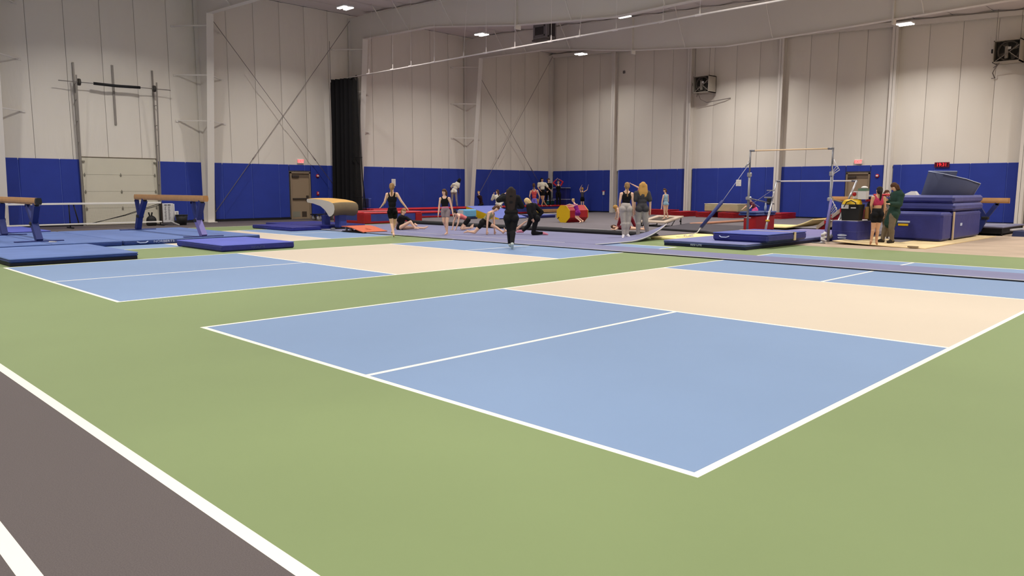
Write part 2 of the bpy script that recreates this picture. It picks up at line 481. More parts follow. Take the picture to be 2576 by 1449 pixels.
# ------------------------------------------------------------------ diagonal brace rods on the side wall
for a, b, lab in (((-24.45, 11.3, 8.75), (-24.45, 17.9, 0.75), 'thin steel brace rod falling from the nearer column behind the black curtain'),
                  ((-24.4, 18.3, 9.5), (-24.4, 11.18, 0.41), 'thin steel brace rod rising from the nearer column foot past the tan door'),
                  ((-24.45, 26.5, 8.3), (-24.45, 33.0, 0.6), 'thin steel brace rod falling towards the room corner'),
                  ((-24.4, 33.1, 9.6), (-24.4, 26.7, 1.0), 'thin steel brace rod rising towards the room corner')):
    t = thing('brace_rod', lab, 'brace', a)
    G().tube([a, b], 0.013, 6).build('rod', m_rod, t)
    mid = Vector(a).lerp(Vector(b), 0.72)
    G().tube([mid, mid + (Vector(b)-Vector(a)).normalized()*0.28], 0.026, 6).build('turnbuckle', m_rod, t)

# ------------------------------------------------------------------ doors
m_doorw = M('overhead_door_cream', (214, 208, 190), 0.55, 0.35, noise=(1.5, 0.02))
m_track_s = M('door_track_galvanised', (150, 144, 138), 0.45, 0.5, metal=0.3)
m_hinge = M('hinge_grey', (140, 136, 124), 0.5, 0.5, metal=0.4)
m_blackrub = M('black_rubber', (24, 24, 26), 0.6, 0.4)
d1 = tag(G().box(X0-0.03, X0+0.01, 6.1, 8.98, 0, 2.62).build('door_1', m_doorw), 'cream sectional overhead door between two blue padded bays', None, None, 'structure')
for i in range(4):
    G().box(X0+0.012, X0+0.06, 6.16, 8.92, 0.02+i*0.655, 0.02+(i+1)*0.655-0.006, 0.004).build('door_panel', m_doorw, d1)
hg = G(); hg.prism([(-0.035, 0), (0, 0.1), (0.035, 0), (0, -0.06)], 'x', 0, 0.02); hg.box(0.0, 0.03, -0.02, 0.02, -0.03, 0.03)
hme = hg.mesh('hinge', m_hinge)
for yy in (6.22, 7.54, 8.86):
    for zz in (0.64, 1.3, 1.96): shared('hinge', hme, d1, (X0+0.06, yy, zz))
for yy in (6.2, 8.88): G().box(X0+0.06, X0+0.11, yy-0.05, yy+0.05, 2.46, 2.52).build('top_roller', m_hinge, d1)
G().box(X0+0.0, X0+0.07, 6.1, 8.98, 2.645, 2.675).build('head_seal', M('seal_brown', (120, 108, 92), 0.6, 0.3), d1)
for yy, s_ in ((6.09, -1), (8.99, 1)):
    g = G(); g.box(X0+0.03, X0+0.09, yy-0.03, yy+0.03, 0.0, 6.2); g.build('track', m_track_s, d1)
    g = G(); g.bar((X0+0.1, yy+s_*0.02, 0.0), (X0+0.42, yy+s_*0.02, 5.7), 0.03, 0.05); g.build('track', m_track_s, d1)
    for zz in (1.6, 3.2, 4.0, 4.8, 5.4):
        G().bar((X0+0.06, yy, zz), (X0+0.1+0.32*zz/5.7, yy+s_*0.02, zz), 0.025, 0.025).build('track_bracket', m_track_s, d1)
G().box(X0+0.03, X0+0.08, 7.44, 7.52, 3.95, 6.25).build('spring_post', m_track_s, d1)
G().tube([(X0+0.42, 5.45, 5.44), (X0+0.42, 9.55, 5.44)], 0.016, 8).build('torsion_shaft', m_track_s, d1)
G().tube([(X0+0.42, 6.66, 5.44), (X0+0.42, 7.1, 5.43), (X0+0.42, 7.5, 5.42), (X0+0.42, 7.9, 5.43), (X0+0.42, 8.36, 5.44)], 0.055, 10).build('torsion_spring', m_blackrub, d1)
for yy in (6.15, 8.9): G().tube([(X0+0.42, yy-0.04, 5.44), (X0+0.42, yy+0.04, 5.44)], 0.13, 14).build('cable_drum', M('drum_dark', (70, 66, 62), 0.5, 0.5, metal=0.3), d1)

m_doort = M('steel_door_tan', (156, 136, 112), 0.5, 0.35)
m_doord = M('door_frame_tan', (146, 128, 108), 0.5, 0.35)
m_dark = M('closer_dark_bronze', (66, 56, 50), 0.5, 0.4)
def man_door(name, lab, T, vent):
    """tan steel exit door; T(w, d, z) maps width, depth into the room and height to the world"""
    def B(w0, w1, d0, d1_, z0, z1, bev=0):
        g = G(); a = T(w0, d0, z0); b = T(w1, d1_, z1)
        return g.box(min(a[0], b[0]), max(a[0], b[0]), min(a[1], b[1]), max(a[1], b[1]), z0, z1, bev)
    d = tag(B(0.06, 0.94, -0.03, 0.02, 0.01, 2.16).build(name, m_doort), lab, None, None, 'structure')
    B(0, 0.06, 0, 0.075, 0, 2.22).build('door_frame', m_doord, d); B(0.94, 1.0, 0, 0.075, 0, 2.22).build('door_frame', m_doord, d)
    B(0, 1.0, 0, 0.075, 2.16, 2.22).build('door_frame', m_doord, d)
    B(0.06, 0.94, 0.02, 0.028, 1.95, 2.15).build('top_edge', M('door_top_shade', (112, 96, 80), 0.6, 0.3), d)  # darker strip: shade under the door head, put into the colour
    B(0.09, 0.42, 0.03, 0.1, 1.97, 2.07, 0.01).build('door_closer', m_dark, d)
    B(0.1, 0.86, 0.03, 0.085, 0.93, 1.0, 0.01).build('panic_bar', m_dark, d)
    B(0.78, 0.88, 0.02, 0.09, 0.86, 1.12, 0.01).build('latch_case', m_dark, d)
    if vent:
        B(0.08, 0.46, 0.02, 0.026, 0.1, 0.36).build('kick_plate', M('kick_plate_grey', (136, 134, 120), 0.5, 0.4), d)
        v = B(0.55, 0.78, 0.02, 0.03, 0.1, 0.36).build('door_vent', M('vent_brown', (72, 60, 50), 0.6, 0.3), d)
    return d
man_door('door_2', 'tan steel exit door with a panic bar beside the black curtain', lambda w, d, z: (X0+d, 15.02+w*1.06, z), True)
man_door('door_3', 'tan steel exit door in the wall behind the uneven bars', lambda w, d, z: (-6.16+w*1.06, Y1-d, z), False)

# ------------------------------------------------------------------ high-bay lamps hung below the roof
m_lamp = M('lamp_housing', (205, 205, 205), 0.5, 0.4)
m_lens = M('lamp_lens', (255, 250, 240), 0.4, 0.3, emit=14.0)
proto = None; first_light = None
lamp_labels = {(0, 0): 'bright high-bay lamp nearest the room corner', (0, 1): 'bright high-bay lamp between the two farther side-wall columns',
               (0, 2): 'bright high-bay lamp above the tan door and brace rods', (1, 1): 'bright high-bay lamp just under the middle roof beam',
               (2, 0): 'bright high-bay lamp above the exit door behind the bars'}
for i, x in enumerate(LAMP_X):
    for j, y in enumerate(LAMP_Y):
        z = roof_z(x) - 0.87
        lab = lamp_labels.get((i, j), 'bright high-bay lamp out of sight beyond the roof beams')
        if proto is None:
            t = thing('high_bay_lamp', lab, 'lamp', (x, y, z), 'high-bay lamps under the roof')
            G().box(x-0.3, x+0.3, y-0.24, y+0.24, z+0.03, z+0.1, 0.02).build('housing', m_lamp, t)
            for s_ in (-0.15, 0.15): G().box(x-0.27, x+0.27, y+s_-0.07, y+s_+0.07, z+0.002, z+0.03).build('lens', m_lens, t)
            for s_ in (-0.25, 0.25): G().tube([(x+s_, y, z+0.1), (x+s_*0.5, y, z+0.85)], 0.006, 5).build('hanger', m_lamp, t)
            proto = t
        else:
            t = dup(proto, (x, y, z), None, lab)
        L = bpy.data.lights.new('high_bay_light', 'AREA'); L.shape = 'RECTANGLE'; L.size = 0.55; L.size_y = 0.42
        L.energy = LAMP_W; L.color = LAMP_COL; L.spread = 2.5
        lo = bpy.data.objects.new('light', L); COL.objects.link(lo); lo.parent = t; lo.location = (0, 0, -0.012)

# ------------------------------------------------------------------ exit signs, alarms, notices, clock
m_white = M('plastic_white', (235, 232, 228), 0.5, 0.4)
m_red = M('alarm_red', (190, 30, 40), 0.45, 0.45)
m_exit = M('exit_red_glow', (255, 60, 70), 0.5, 0.3, emit=1.6)
m_exitface = M('exit_face', (250, 175, 170), 0.5, 0.3, emit=0.45)
RX = (PI/2, 0, PI/2); RB = (PI/2, 0, 0)
def on_wall(side, w0, w1, z0, z1, d0, d1_, bev=0):
    if side == 'L': return G().box(X0+d0, X0+d1_, w0, w1, z0, z1, bev)
    return G().box(w0, w1, Y1-d1_, Y1-d0, z0, z1, bev)
def exit_sign(side, w, z, lab):
    loc = (X0+0.06, w, z) if side == 'L' else (w, Y1-0.06, z)
    t = thing('exit_sign', lab, 'sign', loc, 'lit red exit signs')
    on_wall(side, w-0.17, w+0.17, z-0.105, z+0.105, 0.03, 0.1, 0.012).build('case', m_white, t)
    on_wall(side, w-0.155, w+0.155, z-0.09, z+0.09, 0.1, 0.104).build('face', m_exitface, t)
    lettering('EXIT', 0.175, m_exit, (X0+0.107, w, z) if side == 'L' else (w, Y1-0.107, z), RX if side == 'L' else RB, t)
exit_sign('L', 15.58, 2.73, 'red lit exit sign above the tan door beside the black curtain')
exit_sign('B', -5.64, 2.73, 'red lit exit sign above the tan door behind the bars')
def alarm(side, w, z, lab):
    loc = (X0+0.06, w, z) if side == 'L' else (w, Y1-0.06, z)
    t = thing('fire_alarm', lab, 'alarm', loc, 'red fire alarm strobes')
    g = G()
    if side == 'L': g.tube([(X0+0.055, w, z), (X0+0.1, w, z)], 0.085, 16)
    else: g.tube([(w, Y1-0.055, z), (w, Y1-0.1, z)], 0.085, 16)
    g.build('horn', m_red, t)
    on_wall(side, w-0.05, w+0.05, z-0.03, z+0.035, 0.1, 0.13, 0.008).build('strobe', m_white, t)
alarm('L', 16.47, 2.05, 'round red fire alarm strobe beside the door near the curtain')
alarm('B', -4.76, 2.07, 'round red fire alarm strobe beside the door behind the bars')
t = thing('pull_station', 'small red fire pull station beside the door near the curtain', 'alarm', (X0+0.06, 16.46, 1.22))
on_wall('L', 16.4, 16.52, 1.12, 1.3, 0.055, 0.1, 0.01).build('case', m_red, t)
on_wall('L', 16.43, 16.49, 1.2, 1.26, 0.1, 0.115, 0.004).build('handle', m_white, t)
t = thing('wall_outlet', 'white outlet box low on the blue wall pad by the near column', 'outlet', (X0+0.055, 9.7, 0.4))
on_wall('L', 9.58, 9.74, 0.3, 0.5, 0.05, 0.09, 0.01).build('plate', m_white, t); on_wall('L', 9.63, 9.69, 0.34, 0.46, 0.088, 0.094).build('socket', M('socket_grey', (180, 178, 174), 0.5, 0.4), t)
m_paper = M('paper_white', (236, 232, 226), 0.75, 0.2); m_ink = M('ink_grey', (150, 148, 150), 0.8, 0.1)
def notice(side, w0, w1, z0, z1, lab):
    loc = (X0+0.06, (w0+w1)/2, z0) if side == 'L' else ((w0+w1)/2, Y1-0.06, z0)
    t = thing('paper_notice', lab, 'notice', loc)
    on_wall(side, w0, w1, z0, z1, 0.055, 0.06).build('sheet', m_paper, t)
    g = G()
    for i in range(6):
        zz = z1-0.07-0.05*i; e = 0.04 + 0.05*(i % 3)
        if side == 'L': g.box(X0+0.06, X0+0.061, w0+0.05, w1-e, zz-0.008, zz)
        else: g.box(w0+0.05, w1-e, Y1-0.061, Y1-0.06, zz-0.008, zz)
    g.build('print', m_ink, t)
notice('L', 20.87, 21.13, 1.58, 1.95, 'white paper notice on the blue pads above the ponytailed walker')
notice('B', -11.81, -11.52, 1.61, 1.94, 'white paper notice on the blue pads behind the bar cable')
t = thing('wall_switch', 'white switch box with a red top on the pad near the corner', 'switch', (-20.5, Y1-0.06, 1.2))
on_wall('B', -20.56, -20.42, 1.08, 1.3, 0.055, 0.1, 0.01).build('box', m_white, t); on_wall('B', -20.62, -20.38, 1.3, 1.34, 0.055, 0.08).build('red_top', m_red, t)
t = thing('clock', 'red digital clock at the top edge of the blue wall pads', 'clock', (-2.1, Y1-0.06, 2.42))
on_wall('B', -2.4, -1.82, 2.41, 2.63, 0.055, 0.12, 0.012).build('case', M('clock_case', (120, 30, 60), 0.4, 0.4), t)
on_wall('B', -2.37, -1.85, 2.44, 2.6, 0.12, 0.124).build('face', M('clock_face', (60, 0, 10), 0.3, 0.5, emit=0.25), t)
lettering('19:31', 0.19, M('clock_digits', (255, 40, 50), 0.5, 0.3, emit=1.6), (-2.11, Y1-0.127, 2.52), RB, t, 'digits', 1.0)
t = thing('wall_sensor', 'tiny grey sensor high on the white wall near the corner', 'sensor', (-19.16, Y1-0.02, 8.16))
on_wall('B', -19.24, -19.1, 8.08, 8.24, -0.04, 0.1, 0.02).build('case', M('sensor_grey', (110, 104, 104), 0.5, 0.4), t)

# ------------------------------------------------------------------ unit heaters and the cooler box under the roof
m_hcase = M('heater_case', (168, 160, 148), 0.45, 0.4); m_hin = M('heater_inside', (58, 54, 50), 0.7, 0.3); m_hbar = M('heater_guard', (150, 142, 132), 0.5, 0.4)
m_cond = M('conduit_grey', (120, 112, 106), 0.5, 0.4)
def heater(x, z, lab, cond):
    """fan-back face looks into the room (-y); the case reaches back to the wall"""
    w, h = 0.94, 0.86; y0, y1 = Y1-0.95, Y1-0.2
    t = thing('unit_heater', lab, 'heater', (x+w/2, (y0+y1)/2, z), 'grey unit heaters high on the wall')
    g = G(); e = 0.04
    g.box(x, x+w, y0, y1, z+h-e, z+h); g.box(x, x+w, y0, y1, z, z+e); g.box(x, x+e, y0, y1, z, z+h); g.box(x+w-e, x+w, y0, y1, z, z+h); g.box(x, x+w, y1-e, y1, z, z+h)
    g.build('case', m_hcase, t)
    cx, cz = x+w*0.56, z+h*0.5
    ring = [(cx+0.37*math.cos(a), cz+0.37*math.sin(a)) for a in [2*PI*i/24 for i in range(24)]]
    G().box(x+e, x+w-e, y0+0.26, y0+0.28, z+e, z+h-e).build('back_plate', m_hin, t)
    g = G(); g.tube([(q[0], y0+0.1, q[1]) for q in ring+ring[:1]], 0.035, 6, False); g.build('fan_shroud', M('heater_shroud', (96, 90, 82), 0.6, 0.3), t)
    g = G()
    for k in range(4):
        a = 0.5+k*PI/2; ca, sa = math.cos(a), math.sin(a)
        g.add([(cx+0.05*ca, y0+0.16, cz+0.05*sa), (cx+0.32*ca-0.1*sa, y0+0.13, cz+0.32*sa+0.1*ca), (cx+0.34*ca+0.09*sa, y0+0.2, cz+0.34*sa-0.09*ca)], [(0, 1, 2), (2, 1, 0)])
    g.build('fan', m_hbar, t)
    G().box(cx-0.14, cx-0.02, y0+0.05, y0+0.2, z+0.14, z+0.62, 0.02).build('motor', m_hcase, t)
    G().box(cx-0.03, cx+0.07, y0+0.04, y0+0.1, z+0.48, z+0.58).build('label_plate', m_white, t)
    G().bar((x+0.1, y0+0.02, z+0.06), (x+w-0.06, y0+0.02, z+h*0.72), 0.03, 0.02, (0, 1, 0)).build('guard_bar', m_hbar, t)
    G().bar((x+w*0.56, y0+0.02, z+0.4), (x+w-0.06, y0+0.02, z+0.1), 0.03, 0.02, (0, 1, 0)).build('guard_bar', m_hbar, t)
    g = G()
    for k in range(17): g.tube([(x+0.06+k*0.051, y0+0.01, z+0.04), (x+0.06+k*0.051, y0+0.01, z+h-0.04)], 0.004, 4, False)
    tag(g.build('wire_guard', m_hin, t), kind='stuff')
    G().box(x-0.09, x, y0+0.1, y0+0.2, z+0.4, z+0.56, 0.01).build('junction_box', m_blackrub, t)
    for xx in (x+0.05, x+w-0.05): G().tube([(xx, y0+0.1, z+h), (xx, y0+0.1, roof_z(xx)-0.1)], 0.008, 5).build('hanger_rod', m_cond, t)
    G().tube([(x+0.1, y0+0.3, z), (x+0.1, y0+0.3, z-0.06), (x-0.05, y0+0.5, z-0.12)], 0.02, 6).build('gas_hose', m_cond, t)
    G().tube(cond, 0.02, 6).build('conduit', m_cond, t)
heater(-14.03, 6.45, 'grey unit heater with an open fan on the wall above the padded corner side', [(-13.8, 32.7, 6.45), (-13.75, 32.9, 6.15), (-13.55, 33.2, 6.0), (-12.6, 33.3, 6.1), (-12.3, 33.42, 6.15)])
heater(-0.32, 6.5, 'grey unit heater with a round guard high above the blue crash pads', [(-0.1, 32.7, 6.5), (-0.3, 33.0, 6.35), (-0.45, 33.3, 6.2), (-0.38, 33.4, 6.0), (-0.5, 33.42, 6.0)])
t = thing('cooler_box', 'dark square cooler box with framed grilles hung behind the middle roof beam', 'air cooler', (-17.2, 24.9, 8.5))
x0, x1, y0, y1, z0, z1 = -17.95, -17.05, 24.4, 25.1, 8.58, 9.35
m_cool = M('cooler_grey', (128, 122, 124), 0.5, 0.4); m_coold = M('cooler_dark', (62, 56, 58), 0.6, 0.3)
G().box(x0, x1, y0, y1, z0, z1, 0.02).build('case', m_cool, t)
G().box(x0-0.04, x1+0.04, y0-0.04, y1+0.04, z0-0.08, z0, 0.015).build('drip_tray', M('cooler_tray', (96, 90, 86), 0.5, 0.4), t)
g = G()
for a, b, c, d in ((x0+0.1, x1-0.12, z0+0.12, z0+0.18), (x0+0.1, x1-0.12, z0+0.56, z0+0.62), (x0+0.1, x0+0.15, z0+0.12, z0+0.62), (x1-0.17, x1-0.12, z0+0.12, z0+0.62)): g.box(a, b, y0-0.03, y0, c, d)
g.build('grille_frame', m_cool, t); G().box(x0+0.14, x1-0.16, y0-0.012, y0+0.01, z0+0.16, z0+0.58).build('grille', m_coold, t)
g = G()
for a, b, c, d in ((y0+0.08, y1-0.08, z0+0.06, z0+0.12), (y0+0.08, y0+0.13, z0+0.06, z0+0.75), (y1-0.13, y1-0.08, z0+0.06, z0+0.75)): g.box(x1, x1+0.03, a, b, c, d)
g.build('grille_frame', m_cool, t); G().box(x1-0.01, x1+0.012, y0+0.12, y1-0.12, z0+0.1, z0+0.75).build('grille', m_coold, t)
for xx in (x0+0.05, x1-0.05): G().tube([(xx, y0+0.4, z1), (xx, y0+0.4, roof_z(xx)-0.02)], 0.012, 5).build('hanger_rod', m_cond, t)

# ------------------------------------------------------------------ curtain rail with hangers, and the bunched black curtain
m_rail = M('rail_white', (235, 226, 222), 0.4, 0.5)
t = thing('curtain_rail', 'long thin white curtain rail slung across the hall below the roof beams', 'rail', (X0+0.2, 17.4, 6.64))
G().tube([(X0+0.1, 17.4, 6.62), (-12, 17.4, 6.65), (0, 17.4, 6.65), (12, 17.4, 6.65)], 0.028, 8).build('rail_tube', m_rail, t)
for i in range(12):
    x = -21.6 + i*1.55 + (0.25 if i % 3 == 1 else 0)
    g = G(); g.tube([(x, 17.4, 6.66), (x, 17.4, 6.86)], [0.03, 0.012], 6)
    g.tube([(x, 17.4, 6.86), (x + (0.0 if i % 4 else 0.3), 17.42, roof_z(x)-0.02)], 0.006, 5)
    g.build('hanger', m_rail, t)
    G().box(x-0.16, x+0.04, 17.36, 17.44, 6.615, 6.675, 0.01).build('clamp', m_rail, t)
m_curt = M('curtain_black', (26, 25, 27), 0.85, 0.2); 
def net_mat(name, col, cell, fill):
    """woven net: opaque threads, open holes"""
    m = bpy.data.materials.new(name); m.use_nodes = True; nt = m.node_tree; b = nt.nodes['Principled BSDF']; L = nt.links.new
    b.inputs['Base Color'].default_value = (*lin(col), 1); b.inputs['Roughness'].default_value = 0.85; b.inputs['Specular IOR Level'].default_value = 0.2
    b.inputs['Alpha'].default_value = fill
    return m
m_net = net_mat('curtain_mesh', (40, 38, 38), 0.05, 0.72)
t = thing('divider_curtain', 'tall black divider curtain bunched against the side wall', 'curtain', (-23.6, 17.5, 0))
def curtain(xa, xb, ya, yb, folds, zt, zb, depth, mat, name, widen=0.0, solid=True):
    """hanging cloth in folds between two plan points, fuller at the hem"""
    n = folds*6; vs = []; rows = 9; rnd = random.Random(folds); ph = [rnd.uniform(-.5, .5) for _ in range(n+1)]
    for j in range(rows+1):
        v = j/rows
        for i in range(n+1):
            u = i/n; a = u*folds*2*PI + ph[i]*0.6
            d = depth*(0.55+0.45*v)*math.sin(a)
            x = xa + (xb-xa)*u*(1+widen*v); yy = ya + (yb-ya)*u*(1+widen*v)
            nx, ny = -(yb-ya), (xb-xa); l = math.hypot(nx, ny)
            vs.append((x + nx/l*d, yy + ny/l*d, zt + (zb-zt)*v - (0.12 if j == 0 and i in (0, n) else 0)))
    fs = [(j*(n+1)+i, (j+1)*(n+1)+i, (j+1)*(n+1)+i+1, j*(n+1)+i+1) for j in range(rows) for i in range(n)]
    g = G(); g.add(vs, fs, True); return g.build(name, mat, t)
curtain(-24.45, -23.1, 17.15, 17.45, 5, 6.6, 0.04, 0.26, m_curt, 'cloth')
curtain(-24.3, -22.95, 17.35, 17.6, 4, 6.6, 0.04, 0.2, m_curt, 'cloth', 0.12)
curtain(-23.05, -22.6, 17.4, 17.5, 2, 6.66, 0.04, 0.1, m_net, 'mesh_drop', 0.5)
G().tube([(-22.62, 17.42, 6.68), (-22.6, 17.42, 5.0), (-22.35, 17.42, 2.0), (-22.05, 17.42, 0.1)], 0.022, 6).build('edge_cord', m_curt, t)
G().tube([(-23.1, 17.42, 6.55), (-22.62, 17.42, 6.66)], 0.035, 6).build('top_tape', m_curt, t)
for z in (2.9, 1.05): G().tube([(-23.0, 17.3, z+0.02), (-22.3, 17.4, z)], 0.018, 6).build('tie_band', m_curt, t)
G().tube([(-24.42, 17.15, 6.6), (-24.42, 17.15, 8.4)], 0.012, 5).build('lift_rope', m_cond, t)

# ------------------------------------------------------------------ materials of the gymnastics equipment
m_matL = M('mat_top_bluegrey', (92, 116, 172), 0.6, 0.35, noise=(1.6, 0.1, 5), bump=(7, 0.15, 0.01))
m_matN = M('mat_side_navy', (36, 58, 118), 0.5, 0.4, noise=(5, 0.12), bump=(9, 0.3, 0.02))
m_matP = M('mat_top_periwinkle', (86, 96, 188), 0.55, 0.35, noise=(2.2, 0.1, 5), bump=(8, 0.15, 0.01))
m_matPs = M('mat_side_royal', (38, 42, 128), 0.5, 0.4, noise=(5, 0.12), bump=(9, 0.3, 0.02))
m_matD = M('mat_underside_black', (14, 16, 34), 0.6, 0.3)
m_crash = M('crash_navy', (46, 50, 122), 0.48, 0.4, noise=(2.5, 0.1, 5), bump=(5, 0.35, 0.03))
m_crasht = M('crash_top', (74, 88, 170), 0.5, 0.4, noise=(2.5, 0.08, 5), bump=(6, 0.2, 0.02))
m_slab = M('slab_navy', (72, 76, 140), 0.5, 0.4, noise=(2.5, 0.1, 5), bump=(5, 0.3, 0.02))
m_strap = M('strap_cream', (214, 192, 160), 0.7, 0.2)
m_text = M('print_pale', (186, 196, 222), 0.7, 0.2)
m_carpet = M('carpet_bluegrey', (128, 128, 158), 0.9, 0.12, noise=(1.2, 0.05, 6), bump=(300, 0.3, 0.004))
m_gray = M('carpet_grey', (118, 112, 116), 0.9, 0.12, noise=(0.9, 0.06, 6), bump=(300, 0.3, 0.004))
m_dkgray = M('carpet_dark', (84, 80, 86), 0.9, 0.12, noise=(1.2, 0.06, 6), bump=(300, 0.3, 0.004))
m_blackfoam = M('foam_black', (26, 25, 29), 0.7, 0.25)
m_tape = M('tape_white', (206, 202, 206), 0.7, 0.2)
m_beam = M('beam_suede', (190, 146, 100), 0.8, 0.15, noise=(6, 0.06, 5))
m_beamend = M('beam_end', (176, 130, 82), 0.8, 0.15)
m_legpad = M('leg_pad_navy', (34, 46, 108), 0.55, 0.35, bump=(18, 0.3, 0.01))
m_legpadl = M('leg_pad_lilac', (118, 112, 176), 0.55, 0.35, bump=(18, 0.3, 0.01))
m_chrome = M('steel_chrome', (190, 190, 194), 0.28, 0.5, metal=0.85)
m_greymet = M('steel_grey', (120, 120, 126), 0.4, 0.5, metal=0.5)
m_redv = M('vinyl_red', (196, 40, 48), 0.45, 0.4, noise=(3, 0.08), bump=(7, 0.3, 0.02))
m_redd = M('vinyl_dark_red', (166, 26, 34), 0.5, 0.35, noise=(3, 0.08), bump=(7, 0.25, 0.02))
m_bluev = M('vinyl_blue', (60, 72, 150), 0.5, 0.35, noise=(3, 0.08), bump=(7, 0.25, 0.02))
m_cream = M('foam_cream', (240, 222, 160), 0.8, 0.15, noise=(2, 0.03))
m_yellow = M('vinyl_yellow', (222, 180, 20), 0.5, 0.35)
m_skyblue = M('vinyl_sky_blue', (110, 178, 220), 0.5, 0.35)
m_lav = M('vinyl_lavender', (112, 124, 200), 0.5, 0.35, noise=(3, 0.06))
m_offw = M('vinyl_off_white', (206, 204, 206), 0.5, 0.35)

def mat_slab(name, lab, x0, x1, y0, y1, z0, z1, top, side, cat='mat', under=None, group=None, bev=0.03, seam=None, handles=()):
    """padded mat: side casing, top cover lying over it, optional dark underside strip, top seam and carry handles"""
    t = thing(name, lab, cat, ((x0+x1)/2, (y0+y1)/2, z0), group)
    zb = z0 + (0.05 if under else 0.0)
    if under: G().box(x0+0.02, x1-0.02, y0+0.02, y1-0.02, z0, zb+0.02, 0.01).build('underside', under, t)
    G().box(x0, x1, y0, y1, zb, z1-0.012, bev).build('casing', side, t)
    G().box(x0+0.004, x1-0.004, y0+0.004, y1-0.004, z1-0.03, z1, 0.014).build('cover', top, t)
    if seam:
        for ax, q in seam:
            g = G()
            if ax == 'x': g.box(q-0.012, q+0.012, y0+0.03, y1-0.03, z1-0.002, z1+0.003)
            else: g.box(x0+0.03, x1-0.03, q-0.012, q+0.012, z1-0.002, z1+0.003)
            g.build('fold_seam', M('seam_dark', (52, 64, 112), 0.7, 0.2), t)
    for hx, hy, ax in handles:
        zc = (z0+z1)/2+0.02
        if ax == 'x': pts = [(hx-0.14, hy, zc), (hx-0.07, hy-0.03, zc-0.03), (hx+0.07, hy-0.03, zc-0.03), (hx+0.14, hy, zc)]
        else: pts = [(hx, hy-0.14, zc), (hx+0.03, hy-0.07, zc-0.03), (hx+0.03, hy+0.07, zc-0.03), (hx, hy+0.14, zc)]
        G().tube(pts, 0.014, 6).build('handle', m_text, t)
    return t

# blue landing mats round the balance beams
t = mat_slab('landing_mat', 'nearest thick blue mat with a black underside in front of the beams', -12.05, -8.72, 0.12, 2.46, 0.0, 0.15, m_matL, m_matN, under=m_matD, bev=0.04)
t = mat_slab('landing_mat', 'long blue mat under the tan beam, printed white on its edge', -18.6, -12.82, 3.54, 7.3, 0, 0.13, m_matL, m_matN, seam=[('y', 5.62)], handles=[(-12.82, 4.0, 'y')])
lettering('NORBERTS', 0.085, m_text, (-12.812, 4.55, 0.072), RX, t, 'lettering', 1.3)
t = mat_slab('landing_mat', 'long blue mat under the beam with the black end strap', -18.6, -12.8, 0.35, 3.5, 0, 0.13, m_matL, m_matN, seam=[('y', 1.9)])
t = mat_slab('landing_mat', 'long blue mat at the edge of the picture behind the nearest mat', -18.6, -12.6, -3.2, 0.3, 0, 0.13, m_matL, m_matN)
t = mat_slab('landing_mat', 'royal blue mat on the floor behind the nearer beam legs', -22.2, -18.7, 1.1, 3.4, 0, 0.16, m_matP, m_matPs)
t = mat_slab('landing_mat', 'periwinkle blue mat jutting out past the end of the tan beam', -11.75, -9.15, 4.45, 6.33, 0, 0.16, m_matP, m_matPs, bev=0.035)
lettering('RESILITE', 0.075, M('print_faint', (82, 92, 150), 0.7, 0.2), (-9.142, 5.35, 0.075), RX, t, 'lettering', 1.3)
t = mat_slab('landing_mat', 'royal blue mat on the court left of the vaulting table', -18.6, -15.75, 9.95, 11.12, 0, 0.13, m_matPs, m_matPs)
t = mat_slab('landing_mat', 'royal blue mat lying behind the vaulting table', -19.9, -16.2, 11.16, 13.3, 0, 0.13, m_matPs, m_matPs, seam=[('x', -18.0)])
t = thing('tape_scrap', 'crumpled scrap of white tape beside the foot of the nearer beam', 'tape', (-13.5, 2.15, 0.133))
g = G(); g.hexa([(-13.62, 2.05, 0.131), (-13.5, 2.0, 0.131), (-13.38, 2.12, 0.131), (-13.55, 2.2, 0.131)], [(-13.62, 2.05, 0.15), (-13.5, 2.0, 0.14), (-13.38, 2.12, 0.16), (-13.55, 2.2, 0.145)])
g.build('strip', m_offw, t)

def balance_beam(x0, x1, y, ztop, lab, cap, legs):
    t = thing('balance_beam', lab, 'balance beam', ((x0+x1)/2, y, 0.13), 'padded balance beams')
    prof = [(-0.045, 0), (0.045, 0), (0.065, 0.05), (0.065, 0.1), (0.05, 0.165), (-0.05, 0.165), (-0.065, 0.1), (-0.065, 0.05)]
    G().prism([(y+p[0], ztop-0.165+p[1]) for p in prof], 'x', x0, x1).build('beam', m_beam, t)
    for xe, s_ in ((x0, -1), (x1, 1)):
        G().prism([(y+p[0]*1.02, ztop-0.166+p[1]*1.012) for p in prof], 'x', xe-0.02*s_ if not cap else xe-0.13*s_, xe+0.006*s_).build('end_cap', m_blackrub if cap else m_beamend, t)
    for (fx, mx, ax, bx, lp) in legs:
        zm = 0.55
        G().bar((ax, y, ztop-0.17), (mx, y, zm), 0.1, 0.12, (1, 0, 0)).build('leg_brace', m_legpad, t)
        G().bar((bx, y, ztop-0.17), (mx, y, zm), 0.13, 0.16, (1, 0, 0)).build('leg_post', m_legpad, t)
        G().bar((mx, y, zm+0.05), (fx, y, 0.14), 0.15, 0.17, (1, 0, 0)).build('leg', lp, t)
        G().box(mx-0.1, mx+0.1, y-0.09, y+0.09, zm-0.03, zm+0.07, 0.02).build('height_clamp', m_blackrub, t)
        G().box(fx-0.07, fx+0.07, y-0.55, y+0.55, 0.13, 0.155, 0.01).build('foot', m_legpad, t)
        for q in (ax, bx): G().box(q-0.05, q+0.05, y-0.05, y+0.05, ztop-0.24, ztop-0.165, 0.01).build('mount', m_blackrub, t)
    return t
